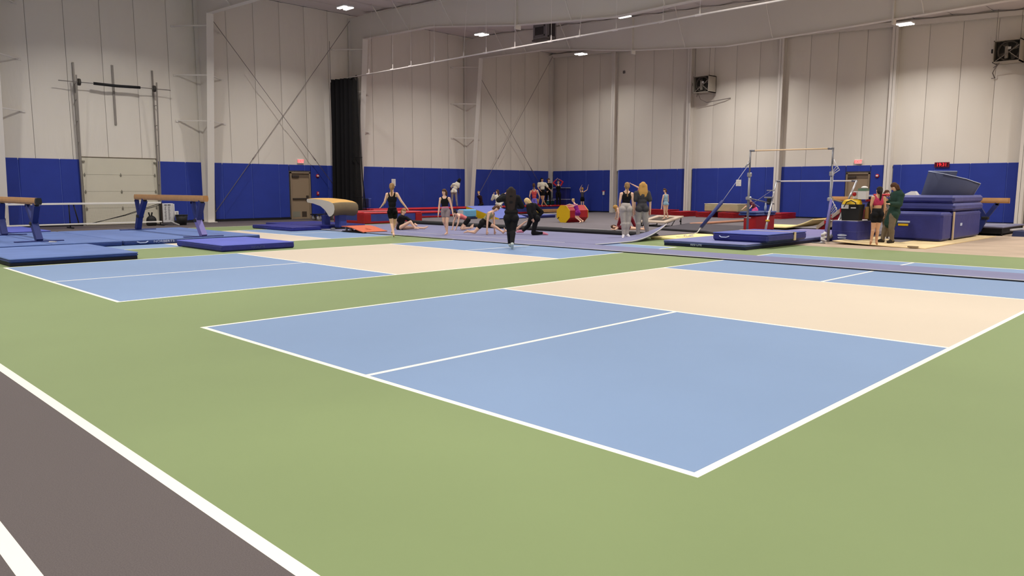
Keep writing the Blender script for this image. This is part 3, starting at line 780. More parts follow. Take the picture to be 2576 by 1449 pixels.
balance_beam(-17.95, -12.72, 5.7, 1.27, 'tan suede balance beam ending beside the near white column', False,
             [(-12.98, -13.34, -13.6, -13.0, m_legpadl), (-17.95, -17.72, -17.92, -17.22, m_legpad)])
balance_beam(-18.9, -13.66, 1.9, 1.225, 'tan balance beam with a black strapped end, nearest the camera', True,
             [(-13.9, -14.28, -14.78, -13.92, m_legpad), (-17.45, -17.67, -18.1, -17.45, m_legpad)])

# ------------------------------------------------------------------ portable net along the side wall and the things beside it
t = thing('court_net', 'low white-taped portable court net standing before the overhead door', 'net', (-23.0, 5.5, 0))
NX = -22.9
G().box(NX-0.012, NX+0.012, 2.0, 8.35, 0.86, 0.93, 0.006).build('top_tape', m_white, t)
G().box(NX-0.012, NX+0.012, 2.0, 8.35, 0.13, 0.18, 0.006).build('bottom_tape', m_white, t)
g = G()
m_netc = M('net_cord', (60, 58, 60), 0.8, 0.2)
for i in range(127): g.tube([(NX, 2.02+i*0.05, 0.16), (NX, 2.02+i*0.05, 0.87)], 0.0015, 3, False)
for i in range(14): g.tube([(NX, 2.0, 0.2+i*0.05), (NX, 8.35, 0.2+i*0.05)], 0.0015, 3, False)
tag(g.build('mesh', m_netc, t), kind='stuff')
for y in (2.1, 5.1, 8.3):
    G().tube([(NX-0.04, y, 0.04), (NX-0.04, y, 0.93)], 0.02, 8).build('post', m_blackrub, t)
    G().bar((NX-0.4, y, 0.03), (NX+0.35, y, 0.03), 0.04, 0.04).build('foot_bar', m_blackrub, t)
G().tube([(NX-0.04, 5.25, 0.9), (NX-0.04, 5.4, 0.12)], 0.022, 6).build('centre_strut', m_blackrub, t)
for dz in (0, 0.06): G().tube([(NX-0.06, 5.75, 0.15-dz*0.3), (NX-0.06, 7.0, 0.42+dz*0.4), (NX-0.06, 8.3, 0.8+dz)], 0.012, 6).build('tension_strap', m_blackrub, t)

t = thing('net_bag_panel', 'narrow white printed panel standing at the end of the court net', 'panel', (-23.0, 8.6, 0))
G().box(-23.12, -22.98, 8.4, 8.86, 0.1, 0.86, 0.02).build('panel', m_offw, t)
G().box(-23.14, -22.96, 8.36, 8.42, 0.1, 0.9, 0.01).build('edge_post', M('post_dark_brown', (58, 48, 46), 0.6, 0.3), t)
G().tube([(-23.05, 8.9, 0.04), (-23.05, 8.9, 0.84)], 0.02, 8).build('post', m_offw, t)
g = G()
for i in range(12):
    z = 0.22+i*0.045; g.box(-22.98, -22.977, 8.5+0.01*(i % 3), 8.56+0.012*(i % 2), z, z+0.02); g.box(-22.98, -22.977, 8.64, 8.7+0.01*(i % 3), z, z+0.018)
g.box(-22.98, -22.977, 8.5, 8.6, 0.78, 0.82); g.box(-22.98, -22.977, 8.63, 8.74, 0.78, 0.82)
tag(g.build('print', m_dkgray, t), kind='stuff')
G().bar((-22.8, 8.75, 0.03), (-23.3, 8.5, 0.03), 0.04, 0.04).build('foot_bar', m_chrome, t)
G().bar((-22.6, 8.9, 0.02), (-23.0, 8.7, 0.16), 0.03, 0.03).build('foot_brace', m_offw, t)
t = thing('cable_bag', 'small black bag with two upright tops in front of the overhead door', 'bag', (-23.1, 8.0, 0))
g = G(); g.ell((-23.1, 8.02, 0.2), (0.17, 0.19, 0.2)); g.box(-23.26, -22.94, 7.86, 8.18, 0.0, 0.14, 0.04); g.build('body', m_blackrub, t)
for a, b in ((7.97, 7.93), (8.03, 8.06)): G().tube([(-23.1, a, 0.36), (-23.1, b, 0.52)], 0.028, 6).build('strap_end', m_blackrub, t)
t = thing('waste_bin', 'round black bin on the dark track beside the white printed panel', 'bin', (-22.75, 9.06, 0))
G().tube([(-22.75, 9.06, 0.0), (-22.75, 9.06, 0.4)], [0.17, 0.23], 18).build('bucket', m_blackrub, t)
G().tube([(-22.75+0.23*math.cos(a), 9.06+0.23*math.sin(a), 0.4) for a in [2*PI*i/18 for i in range(19)]], 0.015, 6, False).build('rim', m_blackrub, t)

# ------------------------------------------------------------------ vaulting table, springboard
m_vtop = M('vault_tan', (214, 168, 96), 0.7, 0.2, noise=(4, 0.05)); m_vfront = M('vault_front_olive', (122, 108, 84), 0.75, 0.2, noise=(8, 0.05)); m_vund = M('vault_underside', (205, 198, 184), 0.6, 0.3)
t = thing('vaulting_table', 'tan vaulting table with a curved front on a padded stand', 'vaulting table', (-16.2, 11.95, 0))
prof = [(-17.25, 1.06), (-17.2, 1.11), (-16.7, 1.115), (-16.2, 1.09), (-15.75, 1.04), (-15.5, 0.98)]
front = [(-15.5, 0.98), (-15.4, 0.9), (-15.38, 0.76), (-15.44, 0.62), (-15.6, 0.52), (-15.75, 0.5)]
under = [(-15.75, 0.5), (-16.0, 0.72), (-16.3, 0.86), (-16.8, 0.95), (-17.2, 0.98), (-17.25, 1.06)]
def ribbon(poly, y0, y1, bow, mat, name):
    g = G(); n = 7; vs = []
    for p in poly:
        for k in range(n):
            u = k/(n-1); e = (2*u-1)**2
            vs.append((p[0], y0+(y1-y0)*u, p[1]-bow*e))
    g.add(vs, [(i*n+k, i*n+k+1, (i+1)*n+k+1, (i+1)*n+k) for i in range(len(poly)-1) for k in range(n-1)], True)
    return g.build(name, mat, t)
ribbon(prof, 11.45, 12.45, 0.03, m_vtop, 'top'); ribbon(front, 11.45, 12.45, 0.03, m_vfront, 'front'); ribbon(under, 11.45, 12.45, 0.03, m_vund, 'underside')
for yy, s_ in ((11.45, 1), (12.45, -1)):
    g = G(); outl = prof + front[1:] + under[1:-1]
    g.add([(p[0], yy, p[1]-0.03) for p in outl], [list(range(len(outl)))[::s_]]); g.build('side', m_vund, t)
G().box(-16.94, -16.68, 11.85, 12.1, 0.06, 0.5, 0.04).build('post_pad', m_bluev, t)
G().tube([(-16.81, 11.98, 0.5), (-16.81, 11.98, 0.95)], 0.06, 10).build('post', m_chrome, t)
G().box(-15.98, -15.62, 11.8, 12.12, 0.06, 0.56, 0.04).build('post_pad', m_bluev, t)
G().tube([(-15.8, 11.96, 0.5), (-15.85, 11.96, 0.78)], 0.06, 10).build('post', m_chrome, t)
for a, b in (((-17.4, 11.9, 0.04), (-15.1, 11.9, 0.04)), ((-16.8, 11.35, 0.04), (-16.8, 12.6, 0.04)), ((-15.4, 11.3, 0.04), (-15.4, 12.6, 0.04))):
    G().bar(a, b, 0.09, 0.06).build('base_bar', m_blackrub, t)
G().ell((-15.25, 11.28, 0.05), (0.09, 0.09, 0.05)).build('foot_pad', m_greymet, t)
m_sb = M('springboard_carpet', (206, 112, 86), 0.9, 0.1, noise=(20, 0.06))
t = thing('springboard', 'coral carpeted springboard at the foot of the vaulting table', 'springboard', (-14.1, 11.5, 0.03))
bp = [(-14.3, 0.2), (-14.0, 0.205), (-13.7, 0.175), (-13.3, 0.1), (-13.0, 0.05)]
g = G(); n = len(bp)
for a, b in zip(bp, bp[1:]):
    g.hexa([(a[0], 11.02, a[1]-0.025), (b[0], 11.02, b[1]-0.025), (b[0], 11.98, b[1]-0.025), (a[0], 11.98, a[1]-0.025)], [(a[0], 11.02, a[1]), (b[0], 11.02, b[1]), (b[0], 11.98, b[1]), (a[0], 11.98, a[1])])
g.build('deck', m_sb, t)
G().box(-14.3, -12.98, 11.04, 11.96, 0.03, 0.045).build('base_board', M('springboard_base', (48, 40, 38), 0.7, 0.2), t)
for yy in (11.15, 11.38, 11.62, 11.85):
    for xx in (-14.2, -13.95):
        pts = [(xx+0.045*math.cos(a*0.9), yy+0.045*math.sin(a*0.9), 0.045+0.135*a/35) for a in range(36)]
        G().tube(pts, 0.009, 5).build('spring', m_chrome, t)
lettering('SPIETH', 0.13, M('springboard_print', (170, 84, 64), 0.9, 0.1), (-13.3, 11.5, 0.106), (0, 0.22, PI/2), t)
t = thing('mat_cart', 'low mat cart on white castor wheels near the tan door', 'cart', (-23.0, 15.7, 0))
G().box(-23.35, -22.75, 15.2, 16.4, 0.24, 0.29).build('deck', m_blackrub, t)
for x in (-23.25, -22.85):
    for y in (15.35, 16.2): G().tube([(x-0.02, y, 0.12), (x+0.02, y, 0.12)], 0.12, 14).build('wheel', m_offw, t); G().bar((x, y, 0.12), (x, y, 0.25), 0.04, 0.03).build('fork', m_greymet, t)

# ------------------------------------------------------------------ carpets: runway, floor carpet with a curled corner, grey floor, black edge
t = thing('runway_carpet', 'long blue-grey vault runway carpet with a black edge across the courts', 'carpet', (-4, 11.7, 0))
G().box(-15.9, 9.5, 11.12, 12.3, 0.0, 0.022).build('backing', m_blackfoam, t)
G().box(-15.9, 9.5, 11.14, 12.3, 0.022, 0.03).build('pile', m_carpet, t)
G().box(-15.9, 9.5, 11.118, 11.15, 0.022, 0.032).build('white_edge', m_tape, t)
G().box(-14.9, -5.4, 12.28, 12.315, 0.03, 0.034).build('hook_strip', m_tape, t)
t = thing('floor_carpet', 'wide blue-grey tumbling carpet where the gymnasts stretch, one corner curling up', 'carpet', (-9.5, 14.2, 0))
nx, ny = 40, 14; xa, xb, ya, yb = -17.5, -4.35, 12.32, 16.02
vs = []
for lay in (0.03, 0.0):
    for j in range(ny+1):
        for i in range(nx+1):
            x = xa+(xb-xa)*i/nx; y = ya+(yb-ya)*j/ny
            cdist = max(0.0, 1.0 - math.hypot((xb-x)/1.7, (yb-y)/2.2))
            vs.append((x - 0.1*cdist**2, y - 0.25*cdist**2, lay + 0.42*cdist**1.7))
fs = []; W_ = nx+1; N_ = (nx+1)*(ny+1)
for j in range(ny):
    for i in range(nx):
        a = j*W_+i; fs.append((a, a+1, a+1+W_, a+W_)); fs.append((N_+a+W_, N_+a+1+W_, N_+a+1, N_+a))
for i in range(nx): fs.append((i+1, i, N_+i, N_+i+1)); a = ny*W_+i; fs.append((a, a+1, N_+a+1, N_+a))
for j in range(ny): a = j*W_; fs.append((a, a+W_, N_+a+W_, N_+a)); a = j*W_+nx; fs.append((a+W_, a, N_+a, N_+a+W_))
G().add(vs, fs, True).build('pile', m_carpet, t)
ed = [vs[j*W_+nx] for j in range(ny+1)]
G().tube([(p[0], p[1], p[2]+0.004) for p in ed], 0.014, 5).build('curled_edge', m_tape, t)
t = thing('spring_floor', 'large dark grey carpeted floor reaching back to the padded walls', 'carpet', (-12, 24, 0))
G().box(-20.9, -5.2, 16.6, 33.4, 0.0, 0.05).build('deck', m_gray, t)
G().box(-5.2, 1.0, 19.0, 33.4, 0.0, 0.045).build('deck', m_gray, t)
for y, xs0, xs1 in ((24.8, -6.4, 0.8),): G().box(xs0, xs1, y-0.03, y+0.03, 0.045, 0.05).build('joint_tape', m_tape, t)
t = thing('foam_edge_roll', 'thick black rounded foam edge along the front of the grey floor', 'floor edge', (-11, 16.3, 0))
prof = [(16.04, 0.0), (16.04, 0.09), (16.08, 0.135), (16.18, 0.155), (16.4, 0.155), (16.66, 0.07), (16.66, 0.0)]
G().prism(prof, 'x', -17.2, -5.3).build('roll', m_blackfoam, t)
G().box(-9.0, -5.3, 16.34, 16.4, 0.153, 0.158).build('tape_line', m_tape, t)
t = thing('dark_carpet_mat', 'charcoal carpet mat lying between the mini trampoline and the red block', 'mat', (-6, 20, 0.05))
g = G(); q = [(-6.9, 19.1), (-4.9, 18.75), (-3.4, 17.2), (-3.2, 20.2), (-4.6, 22.6), (-8.3, 23.2)]
g.prism(q, 'z', 0.05, 0.12).build('pad', m_dkgray, t)
g = G(); g.tube([(-6.9, 19.08, 0.07), (-4.9, 18.73, 0.07), (-3.4, 17.18, 0.07)], 0.045, 6); g.build('black_edge', m_blackfoam, t)

# ------------------------------------------------------------------ tumble trampolines with red pads, wedge and blocks
def tumbler(name, lab, x0, x1, y0, y1, h, ends=True):
    t = thing(name, lab, 'trampoline', ((x0+x1)/2, (y0+y1)/2, 0), 'red-edged tumbling trampolines')
    w = 0.3
    for a, b in ((x0, x0+w), (x1-w, x1)): G().box(a, b, y0, y1, h-0.09, h, 0.035).build('side_pad', m_redv, t)
    for a, b in ((y0, y0+w), (y1-w, y1)): G().box(x0+w, x1-w, a, b, h-0.09, h, 0.035).build('end_pad', m_redv, t)
    G().box(x0+w-0.03, x1-w+0.03, y0+w-0.03, y1-w+0.03, h-0.05, h-0.035).build('bed', m_blackfoam, t)
    G().box(x0+0.03, x1-0.03, y0+0.03, y1-0.03, 0.05, h-0.09, 0.01).build('skirt', m_bluev, t)
    G().box(x1-0.04, x1+0.012, y0+0.02, y1-0.02, 0.02, 0.1, 0.01).build('skirt_hem', m_redd, t)
    for yy in (y0, y1-0.34):
        G().box(x1-0.06, x1+0.014, yy, yy+0.34, 0.02, h-0.08, 0.01).build('corner_pad', m_redd, t)
    for xx in (x0, x1-0.5): G().box(xx, xx+0.5, y0-0.012, y0+0.05, 0.02, h-0.08, 0.01).build('corner_pad', m_redd, t)
    G().box(x0+0.5, x1-0.5, y0-0.012, y0+0.05, 0.02, 0.13, 0.01).build('end_hem', m_redd, t)
    return t
tumbler('tumbling_trampoline', 'nearest red and blue padded tumbling trampoline beside the vaulting table', -20.6, -18.35, 14.72, 17.75, 0.49)
tumbler('tumbling_trampoline', 'low red-topped tumbling trampoline behind the girl walking in patterned shorts', -22.85, -21.75, 18.2, 22.2, 0.32)
tumbler('tumbling_trampoline', 'long red-edged tumbling trampoline along the padded side wall', -24.1, -22.9, 18.4, 32.9, 0.46)
t = thing('trapezoid_block', 'sky blue foam block with a white end and dark base', 'foam block', (-18.5, 20.6, 0.05))
G().box(-18.78, -18.3, 20.2, 21.0, 0.14, 0.5, 0.05).build('body', m_skyblue, t)
G().box(-18.8, -18.28, 20.18, 21.02, 0.05, 0.14, 0.02).build('base', M('block_navy', (30, 40, 80), 0.5, 0.3), t)
G().box(-18.74, -18.36, 20.18, 20.21, 0.17, 0.47).build('end_face', m_offw, t)
for z in (0.31, 0.39): G().box(-18.305, -18.292, 20.26, 20.94, z, z+0.014).build('seam', M('sky_seam', (150, 210, 240), 0.5, 0.3), t)
t = thing('incline_wedge', 'large lavender foam wedge with yellow sides sloping to the floor', 'foam wedge', (-18.4, 22.3, 0.05))
g = G(); g.hexa([(-19.5, 21.42, 0.05), (-17.25, 21.42, 0.05), (-17.25, 23.3, 0.05), (-19.5, 23.3, 0.05)], [(-19.5, 21.42, 0.62), (-17.25, 21.42, 0.1), (-17.25, 23.3, 0.1), (-19.5, 23.3, 0.62)]); g.build('slope', m_lav, t)
for yy in (21.41, 23.3): G().prism([(-19.5, 0.05), (-17.25, 0.05), (-17.25, 0.09), (-19.5, 0.6)], 'y', yy-0.012, yy+0.012).build('side', m_yellow, t)
G().box(-17.25, -17.23, 21.47, 23.25, 0.05, 0.09).build('toe_edge', M('wedge_navy', (24, 30, 80), 0.5, 0.3), t)
t = mat_slab('folded_mat', 'pale lavender folded mat with a navy edge beyond the wedge', -17.9, -16.9, 23.6, 25.0, 0.05, 0.2, m_lav, M('fold_navy', (30, 34, 92), 0.5, 0.3))
t = thing('floor_beam', 'low tan practice beam along the side wall behind the octagon', 'practice beam', (-21.7, 31.3, 0.05))
G().box(-21.85, -21.65, 29.2, 33.1, 0.09, 0.27, 0.02).build('beam', m_beam, t)
for yy in (29.6, 32.5): G().box(-21.95, -21.55, yy, yy+0.12, 0.05, 0.09).build('foot', m_blackrub, t)
G().box(-21.63, -21.5, 32.0, 32.5, 0.05, 0.1, 0.01).build('cream_block', m_cream, t)
t = thing('base_mat', 'thin pale mat edge lying in front of the low tan beam', 'mat', (-21.2, 30, 0.05))
G().box(-21.45, -20.95, 28.9, 31.8, 0.0, 0.06, 0.01).build('pad', m_offw, t)
t = thing('stacked_panel_mats', 'stack of dark blue folded mats with white binding in the room corner', 'mats', (-23.5, 33.1, 0))
G().box(-24.2, -23.0, 32.95, 33.38, 0.05, 0.78, 0.02).build('lower_mat', m_crash, t); G().box(-24.2, -23.1, 33.0, 33.38, 0.8, 1.5, 0.02).build('upper_mat', m_crash, t)
for z in (0.79, 1.5): G().box(-24.2, -23.05, 32.94, 33.38, z-0.012, z+0.02).build('binding', m_tape, t)
t = thing('orange_dome', 'yellow and orange round pod on the long trampoline by the corner', 'foam pod', (-24.1, 31.0, 0.46))
G().ell((-23.85, 31.0, 0.66), (0.22, 0.24, 0.22)).build('dome', M('pod_yellow', (224, 166, 40), 0.6, 0.3), t); G().box(-24.05, -23.65, 30.8, 31.2, 0.45, 0.54, 0.04).build('rim', m_redv, t)
t = thing('teal_block', 'small teal foam block on the long trampoline by the corner', 'foam block', (-24.1, 32.2, 0.46))
G().box(-24.05, -23.7, 31.8, 32.6, 0.46, 0.72, 0.03).build('body', M('block_teal', (30, 92, 92), 0.6, 0.3), t); G().box(-24.06, -23.69, 31.79, 32.61, 0.7, 0.735, 0.01).build('binding', m_tape, t)
t = thing('yellow_cube', 'small yellow cube against the low tan beam', 'foam block', (-22.2, 29.3, 0.0))
G().box(-22.5, -22.1, 29.0, 29.5, 0.0, 0.4, 0.03).build('body', M('cube_mustard', (190, 166, 60), 0.6, 0.3), t); G().box(-22.51, -22.09, 28.99, 29.51, 0.36, 0.41, 0.02).build('lid', m_yellow, t)
t = thing('blue_equipment_case', 'low blue padded case with a white top edge behind the red trampoline', 'case', (-24.2, 19.2, 0))
G().box(-24.65, -23.95, 18.85, 19.0, 0.5, 0.95, 0.02).build('panel', m_bluev, t); G().box(-24.66, -23.94, 18.84, 19.01, 0.93, 0.97).build('edge', m_padback, t)

t = thing('octagon_tumbler', 'red octagonal foam tumbler with yellow ends', 'octagon', (-13.05, 21.6, 0.05))
R_ = 0.39; oc = [(-13.05+R_*math.cos(PI/8+k*PI/4), 0.05+R_*math.cos(PI/8)+R_*math.sin(PI/8+k*PI/4)) for k in range(8)]
G().prism(oc, 'y', 21.12, 22.3).build('barrel', m_redd, t)
for yy in (21.09, 22.3): G().prism([(-13.05+(p[0]+13.05)*1.0, p[1]) for p in oc], 'y', yy, yy+0.03).build('end_face', m_yellow, t)
G().bar((-13.35, 21.08, 0.2), (-13.27, 21.08, 0.27), 0.025, 0.02, (0, 1, 0)).build('handle', m_blackrub, t)

# ------------------------------------------------------------------ mini trampoline, red panel mats, beige mat, red block with folded mats
t = thing('mini_trampoline', 'small tilted mini trampoline with a beige padded frame', 'trampoline', (-8.45, 21.5, 0.05))
MX0, MX1, MY0, MY1 = -9.05, -7.85, 20.9, 22.15
def tz(y): return 0.24 + 0.2*(y-MY0)/(MY1-MY0)
m_mtp = M('mini_tramp_pad', (196, 178, 160), 0.6, 0.3)
def tpad(x0, x1, y0, y1, name, mat, th=0.05):
    g = G(); g.hexa([(x0, y0, tz(y0)-th), (x1, y0, tz(y0)-th), (x1, y1, tz(y1)-th), (x0, y1, tz(y1)-th)], [(x0, y0, tz(y0)), (x1, y0, tz(y0)), (x1, y1, tz(y1)), (x0, y1, tz(y1))]); return g.build(name, mat, t)
w = 0.24
tpad(MX0, MX1, MY0, MY0+w, 'frame_pad', m_mtp); tpad(MX0, MX1, MY1-w, MY1, 'frame_pad', m_mtp); tpad(MX0, MX0+w, MY0+w, MY1-w, 'frame_pad', m_mtp); tpad(MX1-w, MX1, MY0+w, MY1-w, 'frame_pad', m_mtp)
g = G(); g.hexa([(MX0+w, MY0+w, tz(MY0+w)-0.06), (MX1-w, MY0+w, tz(MY0+w)-0.06), (MX1-w, MY1-w, tz(MY1-w)-0.06), (MX0+w, MY1-w, tz(MY1-w)-0.06)], [(MX0+w, MY0+w, tz(MY0+w)-0.045), (MX1-w, MY0+w, tz(MY0+w)-0.045), (MX1-w, MY1-w, tz(MY1-w)-0.045), (MX0+w, MY1-w, tz(MY1-w)-0.045)])
g.build('bed', M('bed_brown', (84, 76, 70), 0.8, 0.2), t)
for x in (MX0+0.06, MX1-0.06):
    for y in (MY0+0.1, MY1-0.1): G().tube([(x, y, 0.05), (x, y, tz(y)-0.05)], 0.02, 6).build('leg', m_blackrub, t)
    G().tube([(x, MY0+0.1, 0.07), (x, MY1-0.1, 0.07)], 0.02, 6).build('floor_rail', m_blackrub, t)
    G().tube([(x, MY0+0.5, 0.07), (x, MY0+0.75, tz(MY0+0.75)-0.06)], 0.016, 6).build('brace', m_blackrub, t)
    G().tube([(x, MY0+0.1, tz(MY0)-0.06), (x, MY1-0.1, tz(MY1)-0.06)], 0.022, 6).build('top_edge', m_blackrub, t)
G().tube([(MX0+0.06, MY0+0.1, 0.07), (MX1-0.06, MY0+0.1, 0.07)], 0.02, 6).build('floor_rail', m_blackrub, t)
G().ell((MX1-0.06, MY1-0.12, 0.24), (0.04, 0.04, 0.04)).build('knob', m_blackrub, t)

def red_mat(x0, x1, y0, y1, h, lab):
    t = thing('folded_panel_mat', lab, 'mat', ((x0+x1)/2, (y0+y1)/2, 0.05), 'folded red panel mats along the wall')
    n = 4
    for i in range(n):
        a = 0.05+h*i/n; b = 0.05+h*(i+1)/n-0.012
        G().box(x0, x1, y0, y1, a, b, 0.016).build('fold', m_redd, t)
    return t
red_mat(-17.0, -14.9, 32.0, 33.0, 0.3, 'folded red panel mat behind the mini trampoline, nearest the room corner')
red_mat(-13.75, -13.1, 30.3, 31.9, 0.28, 'folded red panel mat standing before the second wind column')
red_mat(-12.5, -11.75, 30.7, 32.4, 0.27, 'folded red panel mat under one end of the beige crash mat')
red_mat(-11.2, -10.35, 30.6, 31.8, 0.27, 'folded red panel mat under the other end of the beige crash mat')
red_mat(-8.95, -8.3, 31.4, 33.0, 0.29, 'folded red panel mat alone by the third wind column')
t = thing('beige_crash_mat', 'beige crash mat lying across the folded red mats', 'mat', (-11.5, 31.4, 0.33))
G().box(-12.15, -10.3, 30.9, 31.9, 0.34, 0.72, 0.05).build('casing', M('crash_beige', (188, 176, 140), 0.6, 0.3, noise=(4, 0.06), bump=(5, 0.4, 0.03)), t)
G().box(-12.15, -10.3, 30.9, 31.9, 0.7, 0.735, 0.02).build('cover', M('crash_beige_top', (208, 196, 172), 0.6, 0.3), t)
t = thing('wooden_pole', 'long pinkish wooden bar lying on the grey floor', 'bar', (-8.05, 25, 0.05))
G().tube([(-8.0, 22.9, 0.1), (-8.1, 28.0, 0.1)], 0.05, 10).build('bar', M('pole_pink_wood', (206, 150, 122), 0.6, 0.3), t)
for y in (23.6, 27.2): G().box(-8.15, -7.9, y, y+0.1, 0.05, 0.07).build('rest', m_blackrub, t)

t = thing('spotting_block', 'red padded spotting block used as a bottle stand behind the bars', 'foam block', (-3.85, 20.0, 0.12))
G().box(-3.98, -3.55, 19.5, 20.85, 0.12, 0.62, 0.04).build('body', m_redd, t)
t = thing('folded_blue_mat', 'navy folded mat draped over the red spotting block', 'mat', (-3.85, 20.0, 0.62))
G().box(-4.12, -3.5, 19.42, 20.05, 0.62, 0.685, 0.025).build('fold', m_matN, t); G().box(-4.1, -3.52, 20.08, 20.86, 0.62, 0.685, 0.025).build('fold', m_matN, t)
G().box(-4.1, -3.52, 19.44, 20.06, 0.69, 0.75, 0.025).build('fold', m_matN, t); G().box(-4.12, -3.5, 20.1, 20.88, 0.69, 0.75, 0.025).build('fold', m_matN, t)
m_bot = M('bottle_plastic', (170, 180, 200), 0.25, 0.5)
t = thing('water_bottle', 'clear water bottle on the navy folded mat', 'bottle', (-3.75, 20.55, 0.75))
G().tube([(-3.75, 20.55, 0.75), (-3.75, 20.55, 0.9), (-3.75, 20.55, 0.96), (-3.75, 20.55, 0.99)], [0.04, 0.04, 0.022, 0.018], 12).build('body', m_bot, t); G().tube([(-3.75, 20.55, 0.99), (-3.75, 20.55, 1.02)], 0.02, 10).build('cap', m_white, t)
t = thing('tumbler_cup', 'grey straight tumbler cup on the navy folded mat', 'cup', (-3.95, 19.75, 0.75))
G().tube([(-3.95, 19.75, 0.75), (-3.95, 19.75, 0.96)], [0.038, 0.045], 12).build('body', M('cup_grey', (150, 150, 160), 0.35, 0.5), t); G().tube([(-3.95, 19.75, 0.96), (-3.95, 19.75, 0.98)], 0.047, 12).build('lid', m_greymet, t)

# ------------------------------------------------------------------ uneven bars with cables
m_wood = M('bar_wood', (226, 196, 160), 0.6, 0.3)
t = thing('uneven_bars', 'set of uneven bars with steel posts, wooden rails and cables', 'gymnastics bars', (-1.75, 18.3, 0.13))
def tb(pts, r, name, mat, seg=8): return G().tube(pts, r, seg).build(name, mat, t)
hL, hR, lL, lR = (-2.99, 17.9, 2.6), (-0.55, 17.9, 2.585), (-2.86, 19.4, 1.715), (-0.43, 19.4, 1.715)
tb([hL, hR], 0.021, 'high_rail', m_wood); tb([lL, lR], 0.021, 'low_rail', M('low_bar_white', (226, 218, 214), 0.5, 0.4))
for a, b in ((hL, hR), (lL, lR)):
    va, vb = Vector(a), Vector(b); d = (vb-va).normalized()
    tb([va-d*0.02, va+d*0.14], 0.028, 'rail_end', m_greymet); tb([vb-d*0.14, vb+d*0.02], 0.028, 'rail_end', m_greymet)
for h, zf in ((hL, 0.14), (hR, 0.02)):
    tb([(h[0], h[1], zf), (h[0], h[1], 1.9)], 0.036, 'outer_post', m_greymet, 10); tb([(h[0], h[1], 1.88), h], 0.025, 'inner_post', m_greymet, 10)
    G().box(h[0]-0.055, h[0]+0.055, h[1]-0.055, h[1]+0.055, 1.84, 1.96, 0.015).build('height_clamp', m_chrome, t)
    tb([(h[0]-0.12, h[1], 0.62), (h[0]+0.1, h[1], 0.62)], 0.012, 'foot_step', m_chrome)
    tb([(h[0], h[1], 1.2), (h[0]+0.2, h[1]+1.25, 1.02)], 0.02, 'spreader', m_greymet)
    G().box(h[0]-0.07, h[0]+0.07, h[1]-0.07, h[1]+0.07, 1.15, 1.25, 0.02).build('pivot', m_chrome, t)
for l, fx in ((lL, -2.63), (lR, -0.62)):
    tb([(fx, 18.3, 0.14), (fx+(l[0]-fx)*0.6, 18.3+1.1*0.6, 0.14+1.57*0.6)], 0.036, 'low_post', m_chrome, 10); tb([(fx+(l[0]-fx)*0.58, 18.3+1.1*0.58, 0.14+1.57*0.58), l], 0.027, 'low_inner_post', m_chrome, 10)
    tb([(fx-0.05, 18.25, 0.14), (fx+0.0, 18.3, 0.16)], 0.06, 'low_foot', m_greymet)
G().tube([(-2.66, 18.52, 0.5), (-2.66, 18.52, 0.55)], 0.06, 10).build('yellow_tag', m_yellow, t)
G().box(-2.98, -2.72, 19.02, 19.06, 1.42, 1.45).build('adjuster_pin', m_chrome, t); G().box(-3.02, -2.75, 18.95, 19.0, 1.2, 1.24).build('adjuster_pin', m_chrome, t)
G().box(-2.92, -2.8, 18.92, 19.0, 1.0, 1.2, 0.02).build('winch', m_blackrub, t)
tb([hL[:2] + (2.25,), (-3.55, 17.24, 1.02)], 0.007, 'cable', m_tape, 5)
tb([hL[:2] + (2.3,), (-3.08, 17.8, 2.12)], 0.022, 'cable_end', m_chrome, 6)
tb([(-3.5, 17.3, 1.12), (-3.85, 16.7, 0.34)], 0.055, 'cable_pad', m_legpad, 8)
tb([(-3.86, 16.68, 0.32), (-3.9, 16.6, 0.2), (-4.05, 16.3, 0.08)], 0.014, 'chain', m_offw, 5)
G().box(-4.25, -3.95, 16.0, 16.25, 0.07, 0.085).build('anchor_plate', m_cream, t)
G().tube([(-4.05+0.1*math.cos(a), 16.2+0.3*a/6-0.1, 0.1+0.03*math.sin(a)) for a in range(12)], 0.012, 5).build('loose_chain', m_offw, t)
tb([(-2.85, 19.3, 1.5), (-4.6, 22.0, 1.2), (-6.4, 24.8, 0.9)], 0.006, 'cable', m_tape, 5)
tb([(-2.85, 19.3, 1.52), (-2.98, 19.5, 1.49)], 0.018, 'cable_end', m_chrome, 6)
tb([(-3.0, 17.9, 1.2), (-4.2, 20.6, 1.0), (-5.6, 23.8, 0.8)], 0.006, 'cable', m_tape, 5)
tb([(-3.06, 17.98, 1.21), (-3.2, 18.25, 1.17)], 0.025, 'cable_end', m_offw, 6)
tb([hR[:2] + (2.2,), (-0.42, 17.7, 1.7), (-0.42, 17.62, 1.2)], 0.007, 'cable', m_tape, 5)
for k in range(3): tb([(-0.5+0.05*k, 17.86, 2.28-0.09*k), (-0.38+0.04*k, 17.8, 2.12-0.06*k), (-0.52, 17.86, 1.95-0.04*k)], 0.012, 'hanging_chain', m_offw, 5)
tb([(-0.44, 17.7, 1.2), (-0.47, 17.62, 0.7), (-0.5, 17.52, 0.05)], 0.035, 'lilac_strap', m_legpadl, 6)
for k in range(4): tb([(-0.5+0.05*k, 17.84, 1.22-0.08*k), (-0.4+0.03*k, 17.8, 1.06-0.06*k), (-0.48, 17.84, 0.92-0.07*k)], 0.011, 'hanging_chain', m_offw, 5)
tb([(-0.52+0.05*math.sin(k*1.3), 17.5+0.04*math.cos(k*1.1), 0.3-0.29*k/14) for k in range(15)], 0.035, 'foot_chain', m_offw, 6)
tb([(-0.75, 17.3, 0.02), (-0.4, 17.36, 0.02)], 0.014, 'floor_hook', m_greymet, 5)

